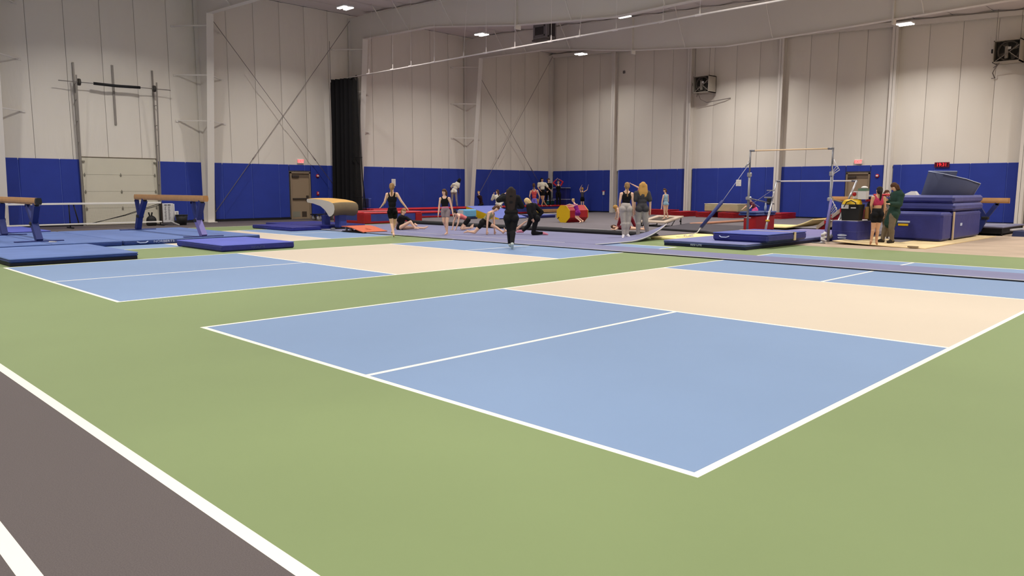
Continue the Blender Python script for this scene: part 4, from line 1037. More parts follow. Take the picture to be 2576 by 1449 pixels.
# mats under the bars
t = mat_slab('bar_mat', 'large grey-blue landing mat under the bars with pale print on its front edge', -3.2, -0.84, 13.72, 18.1, 0, 0.145, M('bar_mat_top', (116, 120, 168), 0.55, 0.35, noise=(1.8, 0.07, 5)), M('bar_mat_side', (66, 76, 128), 0.5, 0.4, noise=(5, 0.1), bump=(9, 0.3, 0.02)), under=M('bar_mat_under', (22, 26, 54), 0.6, 0.3), bev=0.035)
lettering('RESI LITE', 0.07, m_text, (-2.2, 13.708, 0.06), RB, t, 'lettering', 1.2)
t = mat_slab('bar_mat', 'lilac-grey landing mat beyond the bars, ending at the striped wedge', -3.1, -0.7, 18.14, 22.0, 0, 0.14, M('bar_mat_lilac', (120, 114, 166), 0.55, 0.35, noise=(1.8, 0.07, 5)), M('bar_mat_lilac_side', (60, 66, 120), 0.5, 0.4))
t = mat_slab('crash_mat', 'thick blue crash mat on the bar mat with a cream strap round one end', -2.2, -0.66, 14.5, 16.75, 0.145, 0.36, m_crasht, m_crash, bev=0.05, handles=[(-1.85, 14.49, 'x')])
G().box(-2.22, -0.648, 15.95, 16.07, 0.3, 0.366).build('strap', m_strap, t); G().box(-0.668, -0.646, 15.95, 16.07, 0.15, 0.366).build('strap', m_strap, t)
G().box(-2.15, -0.7, 16.4, 16.43, 0.355, 0.364).build('fold_line', m_padback, t)
t = thing('foam_strip', 'long pale yellow foam strip on the floor behind the bar mat', 'foam', (-4.2, 16.8, 0))
G().box(-4.85, -3.25, 15.55, 18.0, 0.0, 0.07, 0.02).build('strip', m_cream, t)
t = thing('foam_sheet', 'pale yellow foam sheet curling up towards the striped wedge', 'foam', (-4, 23.4, 0.05))
vs = []; nn = 12
for i in range(nn+1):
    u = i/nn; x = -5.3 + 2.35*u; z = 0.15 + 0.32*max(0, (u-0.55)/0.45)**1.7
    vs += [(x, 22.5, z), (x, 24.3, z)]
g = G(); k = 2*nn+2
g.add(vs + [(p[0], p[1], p[2]-0.05) for p in vs], [(2*i, 2*i+2, 2*i+3, 2*i+1) for i in range(nn)] + [(k+2*i+1, k+2*i+3, k+2*i+2, k+2*i) for i in range(nn)] + [(2*i+2, 2*i, k+2*i, k+2*i+2) for i in range(nn)] + [(2*nn, 2*nn+1, k+2*nn+1, k+2*nn), (1, 0, k, k+1)], True)
g.build('sheet', m_cream, t)
m_wbeige = M('wedge_beige', (190, 172, 146), 0.6, 0.3)
t = thing('striped_wedge', 'beige and red striped folding wedge leaning behind the black tote bag', 'foam wedge', (-1.8, 23.0, 0.05))
n = 5
for i in range(n):
    a, b = i/n, (i+1)/n
    xA, xB = -2.75+1.25*a, -2.75+1.25*b; zA, zB = 0.24+1.0*a, 0.24+1.0*b
    g = G(); g.hexa([(xA, 22.3, zA-0.14), (xB, 22.3, zB-0.14), (xB, 23.7, zB-0.14), (xA, 23.7, zA-0.14)], [(xA, 22.3, zA), (xB, 22.3, zB), (xB, 23.7, zB), (xA, 23.7, zA)])
    g.build('stripe', m_wbeige if i % 2 == 0 else m_redv, t)
    g = G(); g.hexa([(xA, 22.4, 0.05+0.45*a), (xB, 22.4, 0.05+0.45*b), (xB, 23.7, 0.05+0.45*b), (xA, 23.7, 0.05+0.45*a)], [(xA, 22.4, zA-0.15), (xB, 22.4, zB-0.15), (xB, 23.7, zB-0.15), (xA, 23.7, zA-0.15)])
    g.build('side', m_redd if i % 2 == 0 else m_wbeige, t)

# ------------------------------------------------------------------ blue box with bags, crash-mat stack, plywood
t = thing('blue_foam_block', 'blue padded block with a pale oval emblem, heaped with bags', 'foam block', (-0.27, 18.8, 0))
G().box(-0.63, 0.08, 18.3, 19.4, 0, 0.6, 0.03).build('body', m_crash, t)
G().box(-0.634, 0.084, 18.296, 19.404, 0.3, 0.312).build('seam', m_slab, t)
G().box(-0.61, 0.06, 18.32, 19.38, 0.598, 0.612, 0.005).build('lid_edge', m_tape, t)
g = G(); g.prism([(-0.33+0.13*math.cos(a), 0.2+0.03*math.sin(a)) for a in [2*PI*i/20 for i in range(20)]], 'y', 18.29, 18.3); g.build('oval_emblem', m_text, t)
g = G(); g.prism([(-0.45, 0.14), (-0.21, 0.14), (-0.23, 0.11), (-0.43, 0.11)], 'y', 18.29, 18.3); g.build('emblem_bar', m_text, t)
t = thing('tote_bag', 'open black tote bag stuffed with white and yellow things', 'bag', (-0.16, 18.5, 0.61))
g = G(); g.hexa([(-0.39, 18.36, 0.612), (0.06, 18.36, 0.612), (0.06, 18.66, 0.612), (-0.39, 18.66, 0.612)], [(-0.42, 18.32, 1.06), (0.1, 18.32, 1.06), (0.1, 18.68, 1.06), (-0.42, 18.68, 1.06)]); g.build('body', m_blackrub, t)
G().tube([(-0.33, 18.315, 0.98), (-0.26, 18.31, 1.12), (-0.14, 18.31, 1.17), (-0.02, 18.31, 1.11), (0.02, 18.315, 0.98)], 0.015, 6).build('handle', m_blackrub, t)
G().box(-0.4, -0.2, 18.31, 18.318, 0.94, 1.05, 0.002).build('white_lining', m_offw, t); G().box(-0.14, 0.0, 18.31, 18.318, 0.95, 0.98, 0.002).build('white_lining', m_offw, t)
t = thing('yellow_pouch', 'bright yellow pouch lying across the top of the black tote bag', 'pouch', (-0.18, 18.5, 1.06))
g = G(); g.hexa([(-0.41, 18.36, 1.06), (0.06, 18.36, 1.06), (0.06, 18.62, 1.06), (-0.41, 18.62, 1.06)], [(-0.37, 18.4, 1.17), (-0.02, 18.4, 1.13), (0.02, 18.6, 1.2), (-0.33, 18.6, 1.2)]); g.build('body', m_yellow, t)
t = thing('black_duffel', 'tall black duffel bag beside the open tote', 'bag', (0.2, 19.0, 0.61))
G().box(0.12, 0.46, 18.72, 19.3, 0.61, 1.14, 0.06).build('body', m_blackrub, t)
G().box(0.12, 0.21, 18.62, 18.74, 0.66, 1.0, 0.02).build('tan_pocket', M('pocket_tan', (140, 110, 70), 0.7, 0.2), t)
t = thing('clothes_heap', 'heap of red, navy and white clothes on top of the duffel bag', 'clothes', (0.3, 18.95, 1.14))
for (a, b, c, d, z0, z1, mm) in ((0.08, 0.55, 18.7, 19.2, 1.14, 1.2, m_redd), (0.14, 0.6, 18.75, 19.25, 1.2, 1.27, m_matPs), (0.1, 0.5, 18.7, 19.15, 1.27, 1.3, m_offw), (0.25, 0.62, 18.8, 19.25, 1.3, 1.35, m_redv)):
    G().box(a, b, c, d, z0, z1, 0.03).build('garment', mm, t)
t = thing('tissue_box', 'white cardboard box with green print and a tuft of tissue', 'box', (0.07, 18.6, 1.2))
G().box(-0.04, 0.18, 18.5, 18.72, 1.2, 1.5, 0.004).build('carton', m_offw, t)
G().box(-0.042, 0.182, 18.495, 18.725, 1.43, 1.5).build('green_band', M('box_green', (96, 124, 104), 0.6, 0.3), t)
G().ell((0.09, 18.61, 1.52), (0.09, 0.08, 0.045)).build('tissue', m_white, t)
t = thing('paper_bag', 'small white bag with a red disc behind the tissue box', 'bag', (-0.14, 18.66, 1.2))
G().box(-0.22, -0.05, 18.6, 18.76, 1.2, 1.42, 0.02).build('bag', m_offw, t); G().tube([(-0.17, 18.59, 1.34), (-0.17, 18.6, 1.34)], 0.055, 14).build('disc', m_red, t)

t = thing('plywood_sheet', 'pale plywood sheets on the concrete under the crash pads', 'plywood', (0.8, 20.8, 0))
vs = []; nn = 8
for i in range(nn+1):
    u = i/nn; x = -0.25 + 2.35*u; z = 0.02 + 0.075*(1-u)**2
    vs += [(x, 17.35+0.35*(1-u)*0.3, z), (x, 24.3, 0.02)]
g = G(); k = len(vs)
g.add(vs + [(p[0], p[1], p[2]-0.018) for p in vs], [(2*i, 2*i+2, 2*i+3, 2*i+1) for i in range(nn)] + [(k+2*i+1, k+2*i+3, k+2*i+2, k+2*i) for i in range(nn)] + [(2*i+2, 2*i, k+2*i, k+2*i+2) for i in range(nn)] + [(2*nn, 2*nn+1, k+2*nn+1, k+2*nn), (1, 0, k, k+1)])
g.build('sheet', M('plywood_pale', (232, 208, 160), 0.65, 0.3, noise=(3, 0.06, 5)), t)
G().box(1.7, 1.95, 17.28, 17.36, 0.03, 0.06, 0.01).build('broken_corner', M('ply_edge', (120, 100, 76), 0.8, 0.2), t)
def crash_pad(name, lab, x0, x1, y0, y1, z0, z1, mat, extra=None):
    t = thing(name, lab, 'crash mat', ((x0+x1)/2, (y0+y1)/2, z0), 'big navy crash pads')
    G().box(x0, x1, y0, y1, z0, z1, 0.06).build('casing', mat, t)
    G().box(x0+0.01, x1+0.006, y0-0.006, y1-0.01, z1-0.1, z1-0.085, 0.004).build('piping', m_slab, t)
    return t
t = crash_pad('crash_pad', 'big navy crash pad standing at the front of the stack, yellow label on its side', 0.15, 1.7, 20.1, 20.98, 0.04, 0.84, m_crash)
G().box(0.55, 0.82, 20.085, 20.098, 0.44, 0.5).build('yellow_label', m_yellow, t); G().box(0.52, 0.86, 20.085, 20.098, 0.53, 0.58).build('pale_label', m_text, t)
t = crash_pad('crash_pad', 'big navy crash pad at the back of the stack with a cream strap', 0.0, 1.72, 21.08, 23.95, 0.04, 0.84, m_crash)
G().box(1.7, 1.735, 21.06, 21.12, 0.04, 0.84).build('strap', m_strap, t); G().box(1.722, 1.727, 21.75, 21.95, 0.42, 0.5).build('pale_label', m_text, t)
t = crash_pad('crash_pad', 'slab crash pad lying across the tops of the navy pads', -0.9, 1.74, 21.02, 24.05, 0.86, 1.08, m_slab)
t = crash_pad('crash_pad', 'topmost lilac-navy slab pad of the stack', -0.95, 1.72, 21.0, 24.05, 1.09, 1.305, m_slab)
t = thing('carpet_roll', 'curled sheet of dark carpeted foam standing on top of the crash pads', 'foam sheet', (1.2, 22.0, 1.305))
m_croll = M('carpet_roll_slate', (70, 74, 98), 0.9, 0.1)
pth = [(1.05, 23.0), (0.85, 22.8), (0.62, 22.55), (0.5, 22.25), (0.55, 21.95), (0.75, 21.8), (1.0, 21.85), (1.25, 22.0), (1.5, 22.3), (1.62, 22.7), (1.66, 23.2)]
top = [2.02, 2.02, 2.02, 2.02, 2.01, 1.98, 1.93, 1.86, 1.78, 1.7, 1.65]
vs = []
for (x, y), z in zip(pth, top): vs += [(x, y, 1.306), (x+0.16, y, z)]
k = len(vs); th = 0.035
for i, ((x, y), z) in enumerate(zip(pth, top)):
    a = Vector(pth[max(i-1, 0)]); b = Vector(pth[min(i+1, len(pth)-1)]); d = (b-a).normalized(); nx_, ny_ = -d.y*th, d.x*th
    vs += [(x+nx_, y+ny_, 1.306), (x+nx_+0.16, y+ny_, z)]
m_ = len(pth)
g = G(); g.add(vs, [(2*i, 2*i+2, 2*i+3, 2*i+1) for i in range(m_-1)] + [(k+2*i+1, k+2*i+3, k+2*i+2, k+2*i) for i in range(m_-1)] + [(2*i+1, 2*i+3, k+2*i+3, k+2*i+1) for i in range(m_-1)] + [(0, 1, k+1, k), (k+2*m_-2, k+2*m_-1, 2*m_-1, 2*m_-2)], True)
g.build('sheet', m_croll, t)
G().tube([(p[0]+0.16, p[1], z+0.004) for p, z in zip(pth, top)] + [(pth[-1][0], pth[-1][1], 1.32)], 0.012, 5).build('pale_edge', m_text, t)
t = thing('white_carton', 'crumpled white carton on top of the crash pads', 'box', (0.5, 21.4, 1.305))
g = G(); g.hexa([(0.28, 21.15, 1.306), (0.68, 21.15, 1.306), (0.68, 21.4, 1.306), (0.28, 21.4, 1.306)], [(0.5, 21.18, 1.42), (0.6, 21.18, 1.42), (0.6, 21.38, 1.42), (0.5, 21.38, 1.42)]); g.build('body', m_white, t)
balance_beam(-3.2, 2.32, 24.6, 1.21, 'tan balance beam behind the stack of crash pads', False, [(-2.3, -2.5, -2.8, -2.2, m_legpad), (1.5, 1.7, 2.0, 1.4, m_legpad)])
t = thing('low_trampoline', 'low grey-topped trampoline with a black frame beyond the crash pads', 'trampoline', (1.6, 26.3, 0))
G().box(0.4, 2.15, 24.9, 27.9, 0.24, 0.29, 0.02).build('pad', M('tramp_grey', (112, 112, 138), 0.6, 0.3), t)
G().box(0.46, 2.1, 24.95, 27.85, 0.06, 0.24).build('frame_skirt', m_blackfoam, t)
G().bar((1.2, 25.9, 0.293), (1.75, 27.2, 0.293), 0.05, 0.006).build('white_strap', m_tape, t)
G().tube([(2.1, 25.0, 0.0), (2.1, 25.0, 0.26)], 0.03, 6).build('leg', m_blackrub, t); G().tube([(2.1, 27.8, 0.0), (2.1, 27.8, 0.26)], 0.03, 6).build('leg', m_blackrub, t)
t = thing('folded_trampoline', 'folded trampoline with a pale rail and blue bed at the picture edge', 'trampoline', (3.2, 25.6, 0))
G().bar((2.35, 25.0, 0.2), (3.0, 27.3, 0.26), 0.06, 0.05).build('rail', m_tape, t); G().bar((3.1, 27.3, 0.28), (4.6, 27.4, 0.28), 0.06, 0.05).build('rail', m_tape, t)
g = G(); g.hexa([(2.4, 24.9, 0.0), (4.6, 25.0, 0.0), (4.6, 27.2, 0.0), (3.0, 27.2, 0.0)], [(2.42, 25.0, 0.17), (4.6, 25.2, 0.05), (4.6, 27.2, 0.24), (3.05, 27.2, 0.24)]); g.build('bed', M('tramp_navy', (30, 38, 80), 0.5, 0.3), t)
G().bar((2.9, 25.0, 0.02), (4.5, 25.3, 0.1), 0.5, 0.03).build('blue_cover', M('cover_blue', (52, 84, 140), 0.5, 0.3), t)

# ------------------------------------------------------------------ people: joints in world coordinates (metres)
PEOPLE_JOINTS = {
 'P1': {'hd':(-10.77,10.55,1.52), 'nk':(-10.77,10.55,1.34), 'sl':(-10.87,10.44,1.30), 'sr':(-10.66,10.65,1.31), 'el':(-10.93,10.39,1.06), 'wl':(-11.06,10.39,0.96), 'er':(-10.57,10.75,1.08), 'wr':(-10.51,10.87,0.91), 'pv':(-10.77,10.55,0.81), 'hl':(-10.82,10.50,0.76), 'hr':(-10.71,10.60,0.76), 'kl':(-10.83,10.56,0.42), 'al':(-10.65,10.49,0.10), 'tl':(-10.76,10.58,0.02), 'kr':(-10.92,10.75,0.43), 'ar':(-11.06,10.75,0.16), 'tr':(-11.20,10.82,0.10)},
 'P2': {'hd':(-13.45,13.03,0.67), 'nk':(-13.49,12.99,0.52), 'sl':(-13.45,12.86,0.47), 'sr':(-13.47,13.15,0.44), 'pv':(-13.54,12.94,0.13), 'el':(-13.54,12.80,0.33), 'wl':(-13.77,12.93,0.12), 'er':(-13.06,13.27,0.20), 'wr':(-13.11,13.30,0.20), 'hl':(-13.48,12.86,0.10), 'kl':(-13.13,13.07,0.32), 'al':(-13.00,13.16,0.11), 'tl':(-12.91,13.25,0.08), 'hr':(-13.56,13.03,0.10), 'kr':(-13.26,13.29,0.10), 'ar':(-12.95,13.52,0.09), 'tr':(-12.88,13.59,0.13)},
 'P3': {'hd':(-10.21,12.13,1.36), 'nk':(-10.21,12.14,1.23), 'sl':(-10.30,12.05,1.16), 'sr':(-10.10,12.24,1.17), 'el':(-10.32,12.02,0.92), 'wl':(-10.28,11.95,0.69), 'er':(-10.05,12.29,0.92), 'wr':(-9.96,12.27,0.69), 'pv':(-10.19,12.15,0.81), 'hl':(-10.24,12.11,0.76), 'hr':(-10.13,12.21,0.76), 'kl':(-10.23,12.12,0.44), 'al':(-10.44,12.37,0.27), 'tl':(-10.41,12.36,0.20), 'kr':(-10.11,12.15,0.42), 'ar':(-10.16,12.19,0.10), 'tr':(-10.11,12.05,0.05)},
 'P4': {'hd':(-22.80,23.89,1.90), 'nk':(-22.84,23.85,1.78), 'sl':(-23.04,23.66,1.68), 'sr':(-22.82,23.87,1.72), 'el':(-23.20,23.63,1.50), 'wl':(-23.34,23.78,1.29), 'er':(-22.84,23.85,1.46), 'wr':(-22.91,23.93,1.23), 'pv':(-23.01,23.68,1.34), 'hl':(-23.07,23.62,1.29), 'hr':(-22.95,23.74,1.29), 'kl':(-23.08,23.61,0.91), 'al':(-23.10,23.59,0.55), 'tl':(-23.20,23.70,0.51), 'kr':(-22.92,23.77,0.91), 'ar':(-22.89,23.80,0.55), 'tr':(-22.95,23.91,0.51)},
 'P5': {'hd':(-12.04,14.15,0.62), 'nk':(-11.97,14.23,0.57), 'sl':(-11.86,14.20,0.52), 'sr':(-12.10,14.31,0.55), 'el':(-11.87,14.16,0.28), 'wl':(-11.94,14.12,0.08), 'er':(-12.20,14.24,0.30), 'wr':(-12.21,14.20,0.08), 'pv':(-11.73,14.51,0.40), 'hl':(-11.64,14.41,0.37), 'hr':(-11.80,14.56,0.39), 'kl':(-11.77,14.26,0.08), 'al':(-11.54,14.51,0.13), 'tl':(-11.53,14.55,0.23), 'kr':(-12.02,14.43,0.09), 'ar':(-11.81,14.67,0.10), 'tr':(-11.77,14.71,0.19)},
 'P6': {'hd':(-22.86,25.34,1.23), 'nk':(-22.83,25.36,1.10), 'sl':(-22.93,25.34,1.03), 'sr':(-22.72,25.41,1.02), 'el':(-22.92,25.49,0.85), 'wl':(-22.87,25.47,0.62), 'er':(-22.65,25.40,0.81), 'wr':(-22.68,25.34,0.58), 'pv':(-22.74,25.46,0.64), 'hl':(-22.80,25.47,0.59), 'hr':(-22.68,25.44,0.60), 'kl':(-22.99,25.49,0.55), 'al':(-22.87,25.47,0.46), 'tl':(-22.94,25.47,0.44), 'kr':(-22.68,25.23,0.53), 'ar':(-22.69,25.36,0.45), 'tr':(-22.69,25.30,0.43)},
 'P7': {'hd':(-21.42,25.38,1.29), 'nk':(-21.41,25.39,1.12), 'sl':(-21.51,25.29,1.04), 'sr':(-21.28,25.51,1.04), 'el':(-21.62,25.18,0.87), 'wl':(-21.49,25.17,1.13), 'er':(-21.22,25.57,0.75), 'wr':(-21.24,25.41,0.58), 'pv':(-21.38,25.42,0.53), 'hl':(-21.43,25.37,0.49), 'hr':(-21.32,25.48,0.49), 'kl':(-21.15,25.08,0.42), 'al':(-21.14,25.07,0.02), 'tl':(-21.07,24.95,-0.04), 'kr':(-21.03,25.20,0.42), 'ar':(-21.02,25.19,0.02), 'tr':(-20.91,25.11,-0.04)},
 'P8': {'hd':(-9.22,13.45,0.85), 'nk':(-9.31,13.36,0.75), 'sl':(-9.31,13.19,0.71), 'sr':(-9.40,13.48,0.67), 'el':(-9.32,13.14,0.45), 'wl':(-9.33,13.13,0.16), 'er':(-9.41,13.52,0.42), 'wr':(-9.41,13.54,0.15), 'pv':(-9.51,13.16,0.43), 'hl':(-9.48,13.08,0.40), 'kl':(-9.66,12.90,0.10), 'al':(-9.83,12.78,0.13), 'tl':(-9.94,12.70,0.09), 'hr':(-9.52,13.27,0.40), 'kr':(-9.29,13.45,0.27), 'ar':(-9.08,13.59,0.11), 'tr':(-8.99,13.61,0.16)},
 'P9': {'hd':(-5.07,9.90,1.41), 'nk':(-5.07,9.90,1.29), 'sl':(-5.19,9.78,1.24), 'sr':(-4.96,10.01,1.25), 'el':(-5.37,9.77,1.20), 'wl':(-5.40,9.97,1.32), 'er':(-4.92,10.13,1.05), 'wr':(-5.15,10.22,1.03), 'pv':(-5.07,9.91,0.82), 'hl':(-5.13,9.84,0.76), 'hr':(-5.01,9.97,0.76), 'kl':(-5.12,9.90,0.46), 'al':(-5.16,9.95,0.13), 'tl':(-5.27,10.07,0.06), 'kr':(-5.03,9.92,0.46), 'ar':(-4.91,9.78,0.15), 'tr':(-4.98,9.85,0.03)},
 'P10': {'hd':(-9.22,14.12,0.57), 'nk':(-9.21,14.10,0.46), 'sl':(-9.30,14.02,0.41), 'sr':(-9.13,14.18,0.41), 'el':(-9.22,13.91,0.27), 'wl':(-9.13,13.92,0.14), 'er':(-9.02,14.10,0.27), 'wr':(-8.94,14.11,0.19), 'pv':(-9.17,14.03,0.14), 'hl':(-9.22,13.98,0.11), 'hr':(-9.11,14.08,0.11), 'kl':(-9.00,13.70,0.14), 'al':(-8.84,13.44,0.16), 'tl':(-8.82,13.39,0.25), 'kr':(-8.90,14.08,0.22), 'ar':(-8.68,14.15,0.40), 'tr':(-8.58,14.19,0.46)},
 'P11': {'hd':(-8.42,14.01,1.07), 'nk':(-8.36,14.07,0.98), 'sl':(-8.31,13.95,0.93), 'sr':(-8.34,14.26,0.95), 'el':(-8.24,13.91,0.73), 'wl':(-8.18,13.97,0.57), 'er':(-8.20,14.44,0.74), 'wr':(-8.27,14.33,0.59), 'pv':(-8.27,14.16,0.59), 'hl':(-8.38,14.16,0.55), 'kl':(-8.48,14.12,0.30), 'al':(-8.59,13.98,0.15), 'tl':(-8.72,13.85,0.12), 'hr':(-8.17,14.15,0.54), 'kr':(-8.22,14.07,0.09), 'ar':(-8.05,14.31,0.09), 'tr':(-7.93,14.42,0.05)},
 'P12': {'hd':(-21.53,28.37,1.64), 'nk':(-21.52,28.38,1.44), 'sl':(-21.66,28.25,1.31), 'sr':(-21.39,28.52,1.34), 'el':(-21.70,28.21,1.02), 'wl':(-21.76,28.36,0.77), 'er':(-21.30,28.60,1.02), 'wr':(-21.40,28.64,0.77), 'pv':(-21.51,28.39,0.79), 'hl':(-21.58,28.33,0.73), 'hr':(-21.45,28.45,0.73), 'kl':(-21.42,28.13,0.42), 'al':(-21.57,28.33,0.13), 'tl':(-21.51,28.23,0.04), 'kr':(-21.26,28.29,0.42), 'ar':(-21.43,28.47,0.13), 'tr':(-21.33,28.40,0.04)},
 'P13': {'hd':(-22.83,30.47,1.98), 'nk':(-22.82,30.47,1.82), 'sl':(-22.97,30.33,1.75), 'sr':(-22.68,30.61,1.75), 'el':(-22.99,30.31,1.50), 'wl':(-22.81,30.32,1.34), 'er':(-22.56,30.73,1.50), 'wr':(-22.37,30.78,1.33), 'pv':(-22.80,30.50,1.30), 'hl':(-22.86,30.43,1.26), 'hr':(-22.73,30.56,1.26), 'kl':(-22.83,30.47,0.86), 'al':(-22.69,30.71,0.48), 'tl':(-22.55,30.67,0.43), 'kr':(-22.71,30.47,0.84), 'ar':(-22.76,30.39,0.49), 'tr':(-22.62,30.32,0.42)},
 'P14': {'hd':(-23.06,31.33,1.96), 'nk':(-23.07,31.32,1.80), 'sl':(-23.19,31.21,1.73), 'sr':(-22.96,31.44,1.73), 'el':(-23.21,31.18,1.49), 'wl':(-23.02,31.10,1.30), 'er':(-22.94,31.46,1.49), 'wr':(-22.95,31.16,1.30), 'pv':(-23.07,31.32,1.25), 'hl':(-23.13,31.26,1.20), 'hr':(-23.01,31.38,1.20), 'kl':(-23.17,31.23,0.83), 'al':(-23.21,31.19,0.46), 'tl':(-23.18,31.07,0.41), 'kr':(-23.00,31.39,0.83), 'ar':(-22.98,31.41,0.46), 'tr':(-22.88,31.35,0.42)},
 'P15': {'hd':(-23.05,32.20,1.86), 'nk':(-23.05,32.20,1.71), 'sl':(-23.15,32.10,1.65), 'sr':(-22.94,32.31,1.65), 'el':(-23.28,31.98,1.79), 'wl':(-23.16,32.12,1.99), 'er':(-22.85,32.40,1.86), 'wr':(-23.00,32.28,1.99), 'pv':(-23.05,32.21,1.18), 'hl':(-23.11,32.15,1.13), 'hr':(-22.98,32.27,1.13), 'kl':(-23.10,32.16,0.76), 'al':(-23.10,32.15,0.37), 'tl':(-23.04,32.04,0.33), 'kr':(-22.97,32.28,0.76), 'ar':(-22.97,32.28,0.37), 'tr':(-22.87,32.22,0.33)},
 'P16': {'hd':(-21.37,32.48,1.46), 'nk':(-21.37,32.48,1.33), 'sl':(-21.44,32.40,1.27), 'sr':(-21.29,32.55,1.27), 'el':(-21.47,32.37,1.42), 'wl':(-21.41,32.43,1.60), 'er':(-21.16,32.68,1.38), 'wr':(-21.13,32.72,1.60), 'pv':(-21.36,32.48,0.90), 'hl':(-21.40,32.44,0.85), 'hr':(-21.32,32.53,0.85), 'kl':(-21.40,32.44,0.57), 'al':(-21.39,32.46,0.28), 'tl':(-21.45,32.54,0.24), 'kr':(-21.31,32.53,0.57), 'ar':(-21.31,32.53,0.27), 'tr':(-21.37,32.62,0.23)},
 'P17': {'hd':(-12.57,21.16,0.98), 'nk':(-12.50,21.18,0.85), 'sl':(-12.55,21.13,0.79), 'sr':(-12.38,21.20,0.81), 'el':(-12.70,21.10,0.82), 'wl':(-12.83,21.04,0.78), 'er':(-12.51,21.07,0.73), 'wr':(-12.69,21.04,0.73), 'pv':(-12.32,21.19,0.51), 'hl':(-12.36,21.15,0.47), 'hr':(-12.28,21.22,0.47), 'kl':(-12.38,21.13,0.28), 'al':(-12.17,21.19,0.12), 'tl':(-12.15,21.07,0.07), 'kr':(-12.35,21.22,0.28), 'ar':(-12.17,21.33,0.14), 'tr':(-12.13,21.26,0.08)},
 'P18': {'hd':(-7.10,16.82,0.87), 'nk':(-7.04,16.88,0.84), 'sl':(-6.98,16.77,0.82), 'sr':(-7.11,17.00,0.84), 'el':(-6.94,16.76,0.69), 'wl':(-6.94,16.76,0.55), 'er':(-7.16,16.96,0.69), 'wr':(-7.17,16.95,0.56), 'pv':(-6.85,17.06,0.75), 'hl':(-6.82,16.95,0.73), 'hr':(-6.89,17.16,0.72), 'kl':(-6.83,16.73,0.50), 'al':(-6.92,16.71,0.23), 'tl':(-6.96,16.67,0.20), 'kr':(-6.80,17.28,0.51), 'ar':(-6.70,17.38,0.23), 'tr':(-6.75,17.33,0.20)},
 'P19': {'hd':(-6.97,16.54,0.25), 'nk':(-6.90,16.61,0.23), 'sl':(-6.81,16.53,0.21), 'sr':(-6.96,16.75,0.24), 'el':(-6.75,16.34,0.18), 'wl':(-6.90,16.40,0.18), 'er':(-7.06,16.73,0.20), 'wr':(-7.02,16.57,0.18), 'pv':(-6.60,16.91,0.21), 'hl':(-6.53,16.86,0.20), 'hr':(-6.63,16.99,0.21), 'kl':(-6.35,17.01,0.19), 'al':(-6.20,17.18,0.17), 'tl':(-6.21,17.17,0.24), 'kr':(-6.47,17.18,0.20), 'ar':(-6.32,17.32,0.18), 'tr':(-6.33,17.31,0.25)},
 'P20': {'hd':(-5.23,14.86,1.55), 'nk':(-5.23,14.86,1.41), 'sl':(-5.35,14.75,1.33), 'sr':(-5.12,14.96,1.33), 'el':(-5.37,14.72,1.11), 'wl':(-5.42,14.78,0.89), 'er':(-5.10,14.99,1.04), 'wr':(-5.12,15.04,0.77), 'pv':(-5.25,14.84,0.95), 'hl':(-5.31,14.78,0.89), 'hr':(-5.18,14.91,0.89), 'kl':(-5.29,14.80,0.53), 'al':(-5.28,14.81,0.15), 'tl':(-5.26,14.75,0.07), 'kr':(-5.19,14.90,0.53), 'ar':(-5.21,14.88,0.16), 'tr':(-5.14,14.88,0.10)},
 'P21': {'hd':(-4.91,15.19,1.56), 'nk':(-4.92,15.18,1.41), 'sl':(-5.04,15.07,1.34), 'sr':(-4.81,15.30,1.35), 'el':(-5.07,15.03,1.10), 'wl':(-5.09,15.08,0.86), 'er':(-4.75,15.35,1.10), 'wr':(-4.77,15.39,0.84), 'pv':(-4.92,15.18,0.95), 'hl':(-4.98,15.12,0.89), 'hr':(-4.85,15.25,0.89), 'kl':(-4.99,15.12,0.53), 'al':(-4.99,15.12,0.13), 'tl':(-4.93,15.03,0.06), 'kr':(-4.84,15.26,0.54), 'ar':(-4.85,15.40,0.18), 'tr':(-4.73,15.34,0.10)},
 'P22': {'hd':(-7.02,18.10,1.46), 'nk':(-7.01,18.11,1.33), 'sl':(-7.08,18.04,1.27), 'sr':(-6.92,18.19,1.27), 'el':(-7.06,18.06,1.50), 'wl':(-7.22,17.91,1.61), 'er':(-6.90,18.22,1.07), 'wr':(-6.92,18.20,0.89), 'pv':(-6.99,18.13,0.87), 'hl':(-7.04,18.08,0.83), 'hr':(-6.94,18.17,0.83), 'kl':(-7.03,18.08,0.52), 'al':(-7.03,18.09,0.20), 'tl':(-6.98,18.00,0.14), 'kr':(-6.94,18.18,0.52), 'ar':(-6.92,18.19,0.20), 'tr':(-6.86,18.12,0.14)},
 'P23': {'hd':(-8.33,21.52,1.41), 'nk':(-8.30,21.55,1.28), 'sl':(-8.34,21.47,1.22), 'sr':(-8.24,21.61,1.23), 'el':(-8.36,21.42,0.99), 'wl':(-8.35,21.38,0.78), 'er':(-8.28,21.71,1.00), 'wr':(-8.39,21.74,0.83), 'pv':(-8.29,21.56,0.91), 'hl':(-8.33,21.52,0.87), 'hr':(-8.25,21.59,0.87), 'kl':(-8.32,21.53,0.60), 'al':(-8.31,21.54,0.36), 'tl':(-8.37,21.45,0.32), 'kr':(-8.29,21.63,0.60), 'ar':(-8.26,21.70,0.39), 'tr':(-8.27,21.61,0.35)},
